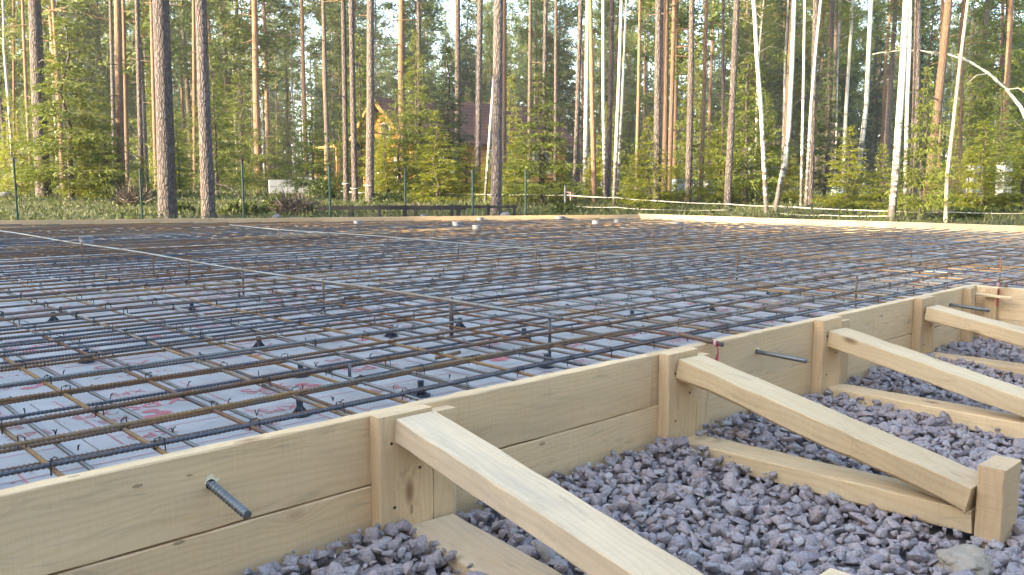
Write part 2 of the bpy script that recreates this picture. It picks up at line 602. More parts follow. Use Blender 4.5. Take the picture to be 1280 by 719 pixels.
def gravel_h(x, y):
    d = np.maximum(WY - y, 0)
    dip = 0.022 * np.exp(-((x - 1.16) / 0.14) ** 2) * np.exp(-(d / 0.35) ** 2)
    return -0.246 - dip - 0.036 * S(d / 0.55) + 0.008 * np.sin(x * 5.1 + y * 2.3) + 0.007 * np.sin(x * 2.3 - y * 6.1 + 1.0)


mb = MB()
xs = np.linspace(-1.6, JX, 60); ys = np.linspace(-2.4, WY - 0.004, 40)
vv = [(x, y, float(gravel_h(x, y)) - 0.03) for y in ys for x in xs]
ff = [(j * 60 + i, j * 60 + i + 1, (j + 1) * 60 + i + 1, (j + 1) * 60 + i) for j in range(39) for i in range(59)]
mb.add(vv, ff)
tag(mb.build('gravel_bed', GRAVEL_BED, smooth=True), 'dark bed below the crushed stone', 'gravel bed', kind='structure')


def rock_proto(seed, bev=0.035, n=10):
    rr = random.Random(seed)
    bm = bmesh.new()
    sx, sy, sz = rr.uniform(0.8, 1.3), rr.uniform(0.65, 1.0), rr.uniform(0.5, 0.85)
    for i in range(n):
        v = Vector((rr.gauss(0, 1), rr.gauss(0, 1), rr.gauss(0, 1))).normalized() * rr.uniform(0.85, 1.05)
        bm.verts.new((v.x * sx, v.y * sy, v.z * sz))
    res = bmesh.ops.convex_hull(bm, input=bm.verts)
    dead = [g for g in res['geom_interior'] if isinstance(g, bmesh.types.BMVert)]
    bmesh.ops.delete(bm, geom=dead, context='VERTS')
    bmesh.ops.dissolve_limit(bm, angle_limit=R(28), verts=bm.verts, edges=bm.edges)
    if bev:
        bmesh.ops.bevel(bm, geom=list(bm.edges), offset=bev, segments=1, affect='EDGES', clamp_overlap=True)
    bmesh.ops.triangulate(bm, faces=bm.faces)
    bm.verts.index_update()
    v = np.array([tuple(x.co) for x in bm.verts])
    f = np.array([[x.index for x in fa.verts] for fa in bm.faces])
    bm.free()
    return v, f


def rand_rot():
    q = np.array([random.gauss(0, 1) for _ in range(4)]); q /= np.linalg.norm(q)
    w, x, y, z = q
    return np.array([[1 - 2 * (y * y + z * z), 2 * (x * y - z * w), 2 * (x * z + y * w)],
                     [2 * (x * y + z * w), 1 - 2 * (x * x + z * z), 2 * (y * z - x * w)],
                     [2 * (x * z - y * w), 2 * (y * z + x * w), 1 - 2 * (x * x + y * y)]])


def lay_rot():
    a = random.uniform(0, 6.283); t = random.gauss(0, 0.38); b = random.uniform(0, 6.283)
    rz = Matrix.Rotation(a, 3, 'Z'); rt = Matrix.Rotation(t, 3, Vector((math.cos(b), math.sin(b), 0)))
    return np.array(rt @ rz)


ROCKS = [rock_proto(i) for i in range(24)]


BEAMS = [(1.062, 1.40, -0.096, 0.055), (1.985, 1.40, -0.0256, 0.043), (2.86, 1.40, -0.073, 0.043), (3.68, 1.40, -0.024, 0.043)]   # where the ground beams lie


def build_gravel():
    V, F, n = [], [], 0
    st = 0.0265
    for layer, (dz, sc) in enumerate([(-0.014, 1.1), (0.000, 1.05), (0.011, 1.0)]):
        for x in np.arange(-0.6, JX - 0.02, st):
            for y in np.arange(-0.9, WY - 0.018, st):
                if layer == 2 and random.random() > 0.42: continue
                if layer == 0 and random.random() > 0.95: continue
                if layer == 1 and random.random() > 0.92: continue
                px = x + random.uniform(-0.5, 0.5) * st; py = min(y + random.uniform(-0.5, 0.5) * st, WY - 0.016)
                if px > JX - 0.018: continue
                if any(abs((px - bx) - (by_ - py) * bs) < bh and py > 0.58 for bx, by_, bs, bh in BEAMS): continue
                s = sc * math.exp(random.gauss(math.log(0.0160), 0.36))
                s = min(s, 0.031) if random.random() > 0.22 else random.uniform(0.005, 0.010)
                v, f = ROCKS[random.randrange(24)]
                z = float(gravel_h(px, py)) + dz + random.uniform(-0.005, 0.005)
                V.append(v @ (lay_rot() if random.random() < 0.8 else rand_rot()).T * s + (px, py, z))
                F.append(f + n); n += len(v)
    V = np.concatenate(V); F = np.concatenate(F)
    me = bpy.data.meshes.new('gravel')
    me.vertices.add(len(V)); me.vertices.foreach_set('co', V.astype(np.float32).ravel())
    me.loops.add(F.size); me.loops.foreach_set('vertex_index', F.astype(np.int32).ravel())
    me.polygons.add(len(F)); me.polygons.foreach_set('loop_start', np.arange(0, F.size, 3, dtype=np.int32))
    me.update(calc_edges=True); me.validate()
    me.materials.append(GRAVEL)
    o = bpy.data.objects.new('gravel', me); COL.objects.link(o)
    tag(o, 'purple grey crushed stone spread along the formwork', 'gravel', kind='stuff')


build_gravel()


# ------------------------------------------------------------------ timber
def timber_mesh(name, L, w, t, mat, seg=None, ch=0.0025, rough=0.0012, wane=0.0):
    """a sawn piece along local X, w across local Y, t along local Z"""
    seg = seg or max(3, int(L / 0.05))
    prof = [(-w / 2 + ch, -t / 2), (w / 2 - ch, -t / 2), (w / 2, -t / 2 + ch), (w / 2, t / 2 - ch),
            (w / 2 - ch, t / 2), (-w / 2 + ch, t / 2), (-w / 2, t / 2 - ch), (-w / 2, -t / 2 + ch)]
    rr = random.Random(hash((round(L, 3), round(w, 3), name)) & 0xffff)
    vs_, fs = [], []
    ph = rr.uniform(0, 9)
    for i in range(seg + 1):
        x = L * i / seg
        bow = 0.0012 * math.sin(x * 2.1 + ph)
        for j, (y, z) in enumerate(prof):
            yy = y + rr.uniform(-rough, rough) + bow
            zz = z + rr.uniform(-rough, rough)
            if wane and j in (7, 0):
                kk = max(0, math.sin(x * 3.3 + ph) + 0.5 * math.sin(x * 11 + ph)) + rr.uniform(0, 0.3)
                yy += wane * kk * (0.3 if j == 7 else 1.0); zz += wane * kk * (1.0 if j == 7 else 0.3)
            vs_.append((x + (rr.uniform(-0.001, 0.001) if i in (0, seg) else 0), yy, zz))
    for i in range(seg):
        for j in range(8):
            j2 = (j + 1) % 8
            fs.append((i * 8 + j, (i + 1) * 8 + j, (i + 1) * 8 + j2, i * 8 + j2))
    fs.append(tuple(range(8)))
    fs.append(tuple(range(seg * 8, seg * 8 + 8))[::-1])
    mb = MB(); mb.add(vs_, fs)
    me = mb.mesh(name, [mat])
    bm = bmesh.new(); bm.from_mesh(me); bmesh.ops.recalc_face_normals(bm, faces=bm.faces); bm.to_mesh(me); bm.free()
    return me


def timber(name, p0, p1, w, t, mat, parent, side, **kw):
    """lay a piece from p0 to p1; side: direction of its width"""
    p0, p1, side = Vector(p0), Vector(p1), Vector(side)
    ax = (p1 - p0); L = ax.length; ax.normalize()
    z = ax.cross(side).normalized(); y = z.cross(ax).normalized()
    M = Matrix((ax, y, z)).transposed().to_4x4(); M.translation = p0 - Vector(parent.location)
    o = bpy.data.objects.new(name, timber_mesh(name, L, w, t, mat, **kw))
    COL.objects.link(o); o.parent = parent
    o.matrix_basis = M
    return o


BW = 0.146
# near wall: two boards high, in two lengths
near_wall = empty('formwork_wall', (1.4, WY + TB / 2, -0.3), 'pale two-board timber formwork running along the purple gravel', 'formwork wall')
for (x0, x1) in ((-1.6, 1.862), (1.864, JX + TB)):
    timber('board', (x0, WY + TB / 2, -BW / 2), (x1, WY + TB / 2, -BW / 2), BW - 0.0012, TB, WOOD, near_wall, (0, 0, 1))
for (x0, x1) in ((-1.6, 0.955), (0.957, JX + TB)):
    timber('board', (x0, WY + TB / 2 + 0.001, -BW * 1.5), (x1, WY + TB / 2 - 0.001, -BW * 1.5), BW - 0.0012, TB, WOOD, near_wall, (0, 0, 1))
ret_wall = empty('formwork_wall', (JX + TB / 2, 0.4, -0.3), 'short pale formwork return meeting the long wall at a corner', 'formwork wall')
for zc in (-BW / 2, -BW * 1.5):
    timber('board', (JX + TB / 2, WY - 0.001, zc), (JX + TB / 2, -2.4, zc), BW - 0.0012, TB, WOOD_PALE, ret_wall, (0, 0, 1))
far_dir = Vector((PB.x - PA.x, PB.y - PA.y, 0)).normalized()
fw = empty('formwork_wall', (PA.x, PA.y, -0.3), 'shade-toned brown far formwork board below the thick pine trunks', 'formwork wall')
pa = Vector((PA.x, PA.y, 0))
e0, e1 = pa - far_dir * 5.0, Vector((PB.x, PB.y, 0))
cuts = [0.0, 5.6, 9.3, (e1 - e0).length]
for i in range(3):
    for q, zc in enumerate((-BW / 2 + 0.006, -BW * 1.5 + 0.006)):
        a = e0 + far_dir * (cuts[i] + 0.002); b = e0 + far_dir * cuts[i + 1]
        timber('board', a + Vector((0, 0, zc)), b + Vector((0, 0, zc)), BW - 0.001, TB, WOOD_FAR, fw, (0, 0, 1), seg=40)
fr = empty('formwork_wall', (XR, 5, -0.3), 'sunlit pale far formwork board in front of the birches', 'formwork wall')
cuts = [far_y(XR) + 0.02, 6.6, 3.2, -2.4]
for i in range(3):
    for zc in (-BW / 2 + 0.012, -BW * 1.5 + 0.012):
        dz = [0.004, 0.0, -0.002][i]
        timber('board', (XR + 0.02, cuts[i], zc + dz), (XR + 0.02, cuts[i + 1] + 0.002, zc + dz), BW - 0.001, TB, WOOD_PALE, fr, (0, 0, 1), seg=40)

# braces against the near wall
BR_LABEL = ['thick weathered timber brace reaching past the lone drilled rod, nearest the picture bottom',
            'pale knotty timber brace ending at the upright stake',
            'timber brace with knotty end just beyond the red ribbon and short rod',
            'smaller timber brace close to the return corner of the formwork']
PX = [0.942, 1.892, 2.762, 3.592]          # near edge of each post along the wall
PW = [0.134, 0.138, 0.140, 0.140]
TP = 0.036                                  # thickness of a post plank
braces = []
# strut top edge start (z) and end, ground beam
spec = [  # strut: y0,z0 -> y1,z1 top face; x centre start, end; width
    dict(s0=(1.030, WY - TP - 0.002, -0.004), s1=(1.030, 0.60, -0.158), sw=0.100, st=0.050, g0=(1.062, WY - TP - 0.004, -0.240), g1=(0.985, 0.60, -0.244), gw=0.124, mat=WOOD_GREY, gm=WOOD_GREY, wane=0.0),
    dict(s0=(1.975, WY - TP - 0.008, -0.012), s1=(1.948, 0.620, -0.168), sw=0.110, st=0.062, g0=(1.985, WY - TP - 0.004, -0.246), g1=(1.965, 0.618, -0.226), gw=0.100, mat=WOOD_PALE, gm=WOOD_PALE, wane=0.010),
    dict(s0=(2.848, WY - TP - 0.008, -0.034), s1=(2.80, 0.58, -0.190), sw=0.112, st=0.056, g0=(2.86, WY - TP - 0.004, -0.238), g1=(2.80, 0.58, -0.226), gw=0.100, mat=WOOD_PALE, gm=WOOD_PALE, wane=0.004),
    dict(s0=(3.668, WY - TP - 0.008, -0.032), s1=(3.65, 0.58, -0.165), sw=0.112, st=0.056, g0=(3.68, WY - TP - 0.004, -0.232), g1=(3.66, 0.58, -0.225), gw=0.100, mat=WOOD_PALE, gm=WOOD_PALE, wane=0.004),
]
for i, (px_, pw_, sp) in enumerate(zip(PX, PW, spec)):
    b = empty('formwork_brace', (px_, WY - 0.02, -0.25), BR_LABEL[i], 'brace', 'timber braces along the near formwork')
    braces.append(b)
    ytop = WY - TP / 2 - 0.001
    timber('post', (px_ + pw_ / 2, ytop, -0.36), (px_ + pw_ / 2, ytop, 0.002), pw_, TP, WOOD, b, (1, 0, 0))
    if i < 3:
        timber('backing_plank', (px_ + pw_ + 0.034, WY - 0.0165, -0.36), (px_ + pw_ + 0.036, WY - 0.0165, [-0.012, -0.022, -0.016][i]), 0.064, 0.031, WOOD, b, (1, 0, 0))
    h = Vector((0, 0, sp['st'] / 2)); hg = Vector((0, 0, 0.026))
    timber('strut', Vector(sp['s0']) - h, Vector(sp['s1']) - h, sp['sw'], sp['st'], sp['mat'], b, (1, 0, 0), wane=sp['wane'])
    timber('ground_beam', Vector(sp['g0']) - hg, Vector(sp['g1']) - hg, sp['gw'], 0.052, sp['gm'], b, (1, 0, 0), wane=0.002)
    if i >= 1:
        sx = sp['s1'][0] + 0.012
        top = [-0.17, -0.122, -0.135, -0.13][i]
        timber('stake', (sx, 0.586 if i == 1 else 0.548, -0.45), (sx + 0.004, 0.586 if i == 1 else 0.548, top), 0.105, 0.052, WOOD, b, (1, 0, 0))
    for (nx, nz) in ((0.03, -0.055), (0.10, -0.12), (0.035, -0.19), (0.108, -0.045)):
        mb = MB(); mb.tube([(0, 0, 0), (0, -0.0016, 0)], [0.0034, 0.0030], 8)
        mb.build('nail', NAIL, b, loc=Vector((px_ + nx, ytop - TP / 2 - 0.0003, nz)) - Vector(b.location))
# corner posts where the return wall starts
cb = empty('formwork_brace', (4.25, WY - 0.02, -0.25), 'narrow corner post planks without a strut at the formwork return', 'brace', 'timber braces along the near formwork')
timber('post', (4.165, WY - 0.0185, -0.36), (4.165, WY - 0.0185, 0.001), 0.056, 0.035, WOOD, cb, (1, 0, 0))
timber('post', (JX - 0.020, WY - 0.075, -0.36), (JX - 0.020, WY - 0.075, -0.006), 0.050, 0.036, WOOD, cb, (0, 1, 0))
timber('cleat', (JX - 0.056, WY - 0.02, -0.034), (JX - 0.056, WY - 0.17, -0.040), 0.022, 0.012, WOOD_PALE, cb, (1, 0, 0))
# loose stake top near the picture bottom
pt = Vector((1.325, 0.628, -0.185))
st = empty('timber_stake', (pt.x, pt.y, -0.45), 'yellow end of a stake poking out of the gravel', 'stake')
timber('stake_shaft', (pt.x, pt.y, -0.45), pt, 0.055, 0.050, WOOD_PALE, st, (1, 0, 0))


# clod beside the stake
def lumpy(name, loc, rx, ry, rz, mat, seed, amp=0.35, fr=2.5, sub=4):
    bm = bmesh.new()
    bmesh.ops.create_icosphere(bm, subdivisions=sub, radius=1)
    off = Vector((seed * 7.1, seed * 3.3, 0))
    for v in bm.verts:
        k = 1 + amp * mnoise.fractal(v.co * fr + off, 1.0, 2.0, 4)
        v.co = Vector((v.co.x * rx * k, v.co.y * ry * k, v.co.z * rz * k))
    me = bpy.data.meshes.new(name); bm.to_mesh(me); bm.free()
    me.materials.append(mat)
    return obj(name, me, None, loc)


p = at_z(1205, 705, -0.275)
tag(lumpy('earth_clod', p, 0.062, 0.05, 0.032, CLOD, 2, 0.22, 1.6), 'crumbly beige clod lying on gravel at the stake foot', 'clod')
# two stones lying on the second ground beam
for i, (q, s, lab) in enumerate([((874, 546), 0.021, 'dark stone resting on the ground beam, the larger of two'), ((897, 549), 0.016, 'small pale stone resting on the ground beam beside a darker one')]):
    v, f = ROCKS[i + 3]
    z = -0.238
    pp = at_z(q[0], q[1], z)
    mb = MB(); mb.add(v * s * np.array((1, 1, 0.8)), f.tolist())
    o = mb.build('stone', GRAVEL, loc=(pp.x, pp.y, z + s * 0.45)); tag(o, lab, 'stone')

# ------------------------------------------------------------------ insulation boards
bw, bl, zt = 0.592, 1.192, -0.150
mb = MB(); mb.box((-bl / 2, -bw / 2, -0.05), (bl / 2, bw / 2, 0))
board_me = mb.mesh('insulation_board', [XPS])
cu = bpy.data.curves.new('print_text', 'FONT'); cu.body = 'XPS'; cu.size = 0.10
tmp = bpy.data.objects.new('tmp', cu); COL.objects.link(tmp)
bpy.context.view_layer.update()
tme = bpy.data.meshes.new_from_object(tmp)
tv_ = np.array([tuple(v.co) for v in tme.vertices]); tf_ = [tuple(p_.vertices) for p_ in tme.polygons]
bpy.data.objects.remove(tmp)


def print_mesh(kind):
    z = 0.0012
    mb = MB()

    def rect(x0, y0, x1, y1, mi=0): mb.add([(x0, y0, z), (x1, y0, z), (x1, y1, z), (x0, y1, z)], [(0, 1, 2, 3)], mi)

    def disc(cx, cy, r, sx=1.0):
        n = 18
        mb.add([(cx + math.cos(2 * math.pi * i / n) * r * sx, cy + math.sin(2 * math.pi * i / n) * r, z) for i in range(n)], [tuple(range(n))])

    def text(x, y, s, ang=0.0):
        c, s_ = math.cos(ang), math.sin(ang)
        t = tv_ * s
        mb.add(np.stack([x + t[:, 0] * c - t[:, 1] * s_, y + t[:, 0] * s_ + t[:, 1] * c, np.full(len(t), z)], 1), tf_)
    if kind == 0:
        for x in (-0.54, -0.18, 0.18, 0.54): rect(x - 0.0018, -0.28, x + 0.0018, 0.28)
        for y in (-0.20, 0.2): rect(-0.54, y - 0.0015, 0.54, y + 0.0015)
        for x in (-0.48, 0.24): text(x, -0.10, 1.15)
        for x in (-0.10, 0.36): disc(x, 0.06, 0.022); disc(x + 0.045, 0.08, 0.018, 1.4); disc(x + 0.02, 0.02, 0.018, 1.3); text(x + 0.08, 0.03, 0.5)
        for i in range(9): rect(-0.10 + i * 0.022, -0.15, -0.092 + i * 0.022, -0.128 - 0.006 * (i % 3))
        for i in range(7): rect(-0.46 + i * 0.024, 0.10, -0.452 + i * 0.024, 0.118 + 0.006 * (i % 2))
        for x, y_, q in ((-0.30, 0.22, 0.7), (0.05, 0.215, 0.7), (0.40, 0.22, 0.7), (-0.42, -0.26, 0.6), (0.30, -0.26, 0.6), (-0.05, -0.04, 0.9), (0.46, -0.06, 0.6)): text(x, y_, q)
        rect(-0.52, -0.165, -0.22, -0.158); rect(0.22, -0.165, 0.50, -0.158)
    elif kind == 1:
        for x, y_, q in ((-0.10, 0.10, 0.9), (0.30, 0.02, 0.8), (-0.52, 0.0, 0.7), (0.42, -0.22, 0.7)): text(x, y_, q)
        disc(-0.05, -0.22, 0.022, 2.0); disc(-0.5, 0.2, 0.03, 1.5)
        text(-0.42, 0.06, 1.5); text(0.08, -0.18, 1.5)
        disc(-0.30, -0.12, 0.028, 1.6); disc(0.40, 0.14, 0.028, 1.6); disc(0.48, 0.10, 0.02, 1.5); text(-0.5, -0.2, 0.8); text(0.2, 0.16, 0.6)
        for y in (-0.03, 0.23): rect(-0.56, y - 0.001, 0.56, y + 0.001, 1)
        for x in (-0.2, 0.3): rect(x - 0.0012, -0.29, x + 0.0012, 0.29, 1)
        for i in range(10): rect(0.02 + i * 0.024, 0.08, 0.036 + i * 0.024, 0.10, 1)
        for i in range(6): rect(-0.16 + i * 0.03, -0.23, -0.15 + i * 0.03, -0.205)
    return mb.mesh('print', [PRINT_RED, PRINT_DARK])


prints = [print_mesh(0), print_mesh(1)]
nb = 0
row = 0
y = WY + TB + bw / 2 + 0.004
rows = []
yy = -2.2
while yy < 14.5:
    rows.append(yy); yy += bw + 0.004
base_y = WY + TB + 0.004 + bw / 2
k0 = math.floor((-1.2 - base_y) / (bw + 0.004))
for r_ in range(k0, 24):
    yc = base_y + r_ * (bw + 0.004)
    off = (r_ % 2) * 0.6
    for c_ in range(-3, 12):
        xc = 0.62 + off + c_ * (bl + 0.004)
        if xc + bl / 2 > XR: continue
        if yc + bw / 2 > far_y(xc + bl / 2) - 0.02: continue
        if yc < WY and xc - bl / 2 < JX + TB: continue
        if xc < 0.216 * yc - 1.3 or yc < 0.29 * xc - 1.0: continue
        d = math.hypot(xc, yc)
        o = obj('insulation_board', board_me, None, (xc, yc, zt + random.uniform(-0.0015, 0.0015)))
        o.rotation_euler = (0, 0, math.pi * random.randrange(2))
        pr = random.random()
        if d < 7.5 and pr < 0.9:
            obj('print', prints[0 if pr < 0.5 else 1], o)
            tag(o, 'white foam board with red printing under the rebar mats', 'insulation board', 'printed insulation boards')
        else:
            tag(o, 'plain white foam board lying under the rebar mats', 'insulation board', 'plain insulation boards')
        nb += 1


# ------------------------------------------------------------------ rebar
def bar_mesh(name, p0, p1, r, mat, wob=0.009, near=3.6, bend=None):
    p0, p1 = Vector(p0), Vector(p1)
    ax = p1 - p0; L = ax.length; ax.normalize()
    a = ax.cross(Vector((0, 0, 1)))
    if a.length < 0.1: a = ax.cross(Vector((0, 1, 0)))
    a.normalize(); b = ax.cross(a).normalized()
    ts = [0.0]; amp = [1.0]
    hi = False
    while ts[-1] < L - 1e-6:
        q = p0 + ax * ts[-1]
        d = (q - CAM).length
        if d < near:
            for st_, am_ in ((0.0052, 0.94), (0.0011, 1.24), (0.0026, 1.24), (0.0011, 0.94)):
                ts.append(ts[-1] + st_); amp.append(am_)
        else:
            ts.append(ts[-1] + max(0.25, L / 40)); amp.append(1.05)
    ts = [min(t_, L) for t_ in ts]; ts[-1] = L
    n = 8 if min((p0 - CAM).length, (p1 - CAM).length, ((p0 + p1) / 2 - CAM).length) < 5 or near > 9 else 6
    k1, k2, k3 = random.uniform(0, 9), random.uniform(0, 9), random.uniform(0.7, 1.5)
    t = np.array(ts); am = np.array(amp)
    da = wob * (np.sin(t * k3 + k1) + 0.5 * np.sin(t * 2.7 + k2)) * 0.7
    db = wob * 0.5 * np.sin(t * 1.9 + k2)
    P = np.array(p0)[None] + t[:, None] * np.array(ax)[None] + da[:, None] * np.array(a)[None] + db[:, None] * np.array(b)[None]
    an = 2 * math.pi * np.arange(n) / n
    ring = np.cos(an)[:, None] * np.array(a)[None] + np.sin(an)[:, None] * np.array(b)[None]
    slant = (0.004 * np.abs(np.cos(an)))[None, :, None] * np.array(ax)[None, None] * ((am > 1.1) | (am < 0.97))[:, None, None]
    V = P[:, None] + ring[None] * (r * am)[:, None, None] + slant
    m = len(t)
    V = V.reshape(-1, 3)
    i = np.arange(m - 1)[:, None] * n; k = np.arange(n)[None]; k2_ = (np.arange(n)[None] + 1) % n
    F = np.stack([i + k, i + k2_, i + n + k2_, i + n + k], -1).reshape(-1, 4).tolist()
    F.append(list(range(n))[::-1]); F.append(list(range((m - 1) * n, m * n)))
    me = bpy.data.meshes.new(name)
    c = np.array((p0 + p1) / 2)
    me.from_pydata((V - c).tolist(), [], F)
    me.materials.append(mat)
    me.polygons.foreach_set('use_smooth', [True] * len(me.polygons))
    me.update()
    return me, (p0 + p1) / 2


def bar(p0, p1, r, mat, label, group=None, name='rebar', **kw):
    me, c = bar_mesh(name, p0, p1, r, mat, **kw)
    o = obj(name, me, None, c)
    return tag(o, label, 'rebar', group)


RB = 0.0044
Z_UX, Z_UB, Z_LX, Z_LB = -0.0520, -0.0650, -0.1030, -0.1160
MATN = {'STEEL': ('blue grey', STEEL), 'RUST': ('rusty brown', STEEL_RUST), 'OCHRE': ('ochre rusted', STEEL_OCHRE), 'GREY': ('pale grey', STEEL_GREY)}


def pick(weights):
    ks = list(weights); return random.choices(ks, [weights[k] for k in ks])[0]


def xb_start(y): return max(0.06, 0.216 * y - 0.9)


cross_x, cross_y = [], []
# lengthwise bars (along the near wall)
ys_up = [1.925, 2.085, 2.34, 2.50, 2.75, 2.94, 3.13, 3.29]
while ys_up[-1] < 12.9: ys_up.append(ys_up[-1] + 0.2 + random.uniform(-0.02, 0.02))
ys_up = [1.72] + ys_up
yy = 1.52
while yy > 0.3: ys_up.insert(0, yy); yy -= 0.2
for lay, z in (('upper', Z_UX), ('lower', Z_LX)):
    for i, y in enumerate(ys_up):
        if lay == 'lower': y = y + random.uniform(-0.015, 0.015) - (0.01 if y < 2 else 0)
        x0 = xb_start(y) if y > WY + 0.06 else JX + TB + 0.03
        if y <= WY + 0.06: x0 = max(x0, (y + 0.5) / 0.29 if y > 1.3 else JX + TB + 0.03) if False else JX + TB + 0.03
        x1 = far_x(y) - 0.06
        if x1 - x0 < 0.4: continue
        k = pick({'STEEL': 4.4, 'RUST': 3.2, 'OCHRE': 0.7, 'GREY': 0.4} if lay == 'upper' else {'STEEL': 3, 'RUST': 3})
        if lay == 'upper' and abs(y - 1.925) < 0.01: k = 'OCHRE'
        if lay == 'upper' and abs(y - 2.085) < 0.01: k = 'STEEL'
        cn, mt = MATN[k]
        if lay == 'upper' and abs(y - 2.085) < 0.01:
            lab, g = 'dark blue ribbed bar lapped beside a rusty one near the formwork', None
        else:
            lab, g = f'{cn} lengthwise rebar of the {lay} mat', f'{cn} lengthwise bars of the {lay} mat'
        bar((x0, y, z), (x1, y + random.uniform(-0.03, 0.03), z), RB * (1.2 if g is None else 1.05 if lay == 'upper' else 0.95), mt, lab, g)
        if lay == 'upper': cross_y.append(y)
rl = random.Random(8)
for q in range(22):
    y = rl.choice([v_ for v_ in ys_up if 2.3 < v_ < 8.5]) + rl.choice((-1, 1)) * 0.011
    xa = max(xb_start(y), rl.uniform(0.0, 7.5)); xe = min(xa + rl.uniform(1.0, 2.6), far_x(y) - 0.1)
    cn, mt = rl.choice((('blue grey', STEEL), ('rusty brown', STEEL_RUST)))
    bar((xa, y, Z_UX - 0.001), (xe, y + rl.uniform(-0.01, 0.01), Z_UX - 0.001), RB, mt, f'{cn} lap bar tied beside a longer lengthwise bar', f'{cn} lap bars of the upper mat')
bar((0.06, 2.101, Z_UX - 0.002), (1.95, 2.085, Z_UX), RB, STEEL_RUST, 'short rusty lap bar lying against the dark blue bar', None)
bar((2.3, 2.955, Z_UX), (4.6, 2.965, Z_UX), RB, STEEL, 'blue grey lap bar tied beside a lengthwise bar, mid slab', None)
# crosswise bars
xs_up = [0.431, 0.632, 0.838, 1.052, 1.243, 1.442, 1.637, 1.844, 2.03, 2.243]
while xs_up[-1] < XR - 0.25: xs_up.append(xs_up[-1] + 0.202 + random.uniform(-0.015, 0.015))
xs_up = [0.23] + xs_up
for lay, z in (('upper', Z_UB), ('lower', Z_LB)):
    for i, x in enumerate(xs_up):
        if lay == 'lower': x = x + 0.105 + random.uniform(-0.02, 0.02)
        if x > XR - 0.1: continue
        y0 = WY + TB + random.uniform(0.02, 0.06) if x < JX else max(0.25, 0.29 * x - 0.8)
        y1 = min(far_y(x) - 0.06, (x + 0.9) / 0.216)
        k = pick({'OCHRE': 4, 'RUST': 1.5, 'GREY': 3, 'STEEL': 1.0} if lay == 'upper' else {'GREY': 4, 'OCHRE': 2, 'STEEL': 1})
        if lay == 'upper' and i == 4: k = 'OCHRE'
        cn, mt = MATN[k]
        if lay == 'upper' and i == 1: lab, g = 'crosswise bar ending nearest the bottom corner of the slab', None
        else: lab, g = f'{cn} crosswise rebar of the {lay} mat', f'{cn} crosswise bars of the {lay} mat'
        bar((x, y0, z), (x + random.uniform(-0.03, 0.03), y1, z), RB * 0.95, mt, lab, g)
        if lay == 'upper': cross_x.append(x)

# the two screed rails on uprights
for (x, y0, y1, lab) in ((2.15, 2.05, 10.4, 'long pale screed rail held above the mats, nearer of two'),
                         (4.43, 3.4, 9.6, 'pale screed rail held above the mats farther off')):
    t = empty('screed_rail', (x, y0, -0.15), lab, 'screed rail')
    me, c = bar_mesh('rail_pipe', (x, y0, 0.0), (x + 0.03, y1, 0.0), 0.0068, STEEL_GREY, near=0)
    o = obj('rail_pipe', me, t, c - Vector(t.location))
    yv = [2.12, 2.68, 3.66, 4.52, 5.26, 5.84, 7.34] if x < 3 else [3.6, 4.5, 5.4, 6.4, 7.4, 8.4]
    for y in yv:
        if y < y0 or y > y1: continue
        me, c = bar_mesh('upright', (x + 0.012, y, -0.149), (x + 0.012, y, 0.012), 0.0058, STEEL_RUST, wob=0.0005, near=0)
        obj('upright', me, t, c - Vector(t.location))
# single levelling rods seen standing up out of the mats
for i, (q, lab) in enumerate([((1140, 300), 'thin upright levelling rod in the far half of the slab'), ((745, 310), 'thin upright levelling rod behind the rails'),
                              ((565, 376), 'short upright rod between the nearer rail and the formwork'), ((1251, 326), 'thin upright rod just past the formwork corner'),
                              ((922, 322), 'thin upright rod in mid slab beyond the red ribbon'), ((1071, 348), 'upright rod standing close to the near formwork')]):
    p = at_z(q[0], q[1], 0.0)
    o = bar((p.x, p.y, -0.149), (p.x, p.y, 0.015), 0.0055, STEEL_RUST, lab, None, name='levelling_rod', wob=0.0005, near=0)
    o['category'] = 'levelling rod'

# hooked bar end
mb = MB()
hp = at_z(437, 462, -0.06)
pts = [(0, 0, 0.045)] + [(0, 0, 0.01)] + [(0.012 * (1 - math.cos(a)) + 0, 0, 0.01 - 0.012 * math.sin(a)) for a in np.linspace(0.3, math.pi / 2, 5)] + [(0.22, 0.004, 0.0), (0.5, 0.01, 0.0)]
mb.tube(pts, [0.005] * len(pts), 8)
tag(mb.build('hooked_bar', STEEL, smooth=True, loc=(hp.x, hp.y, -0.088)), 'bar with its end hooked upward between two lengthwise bars', 'hooked bar')

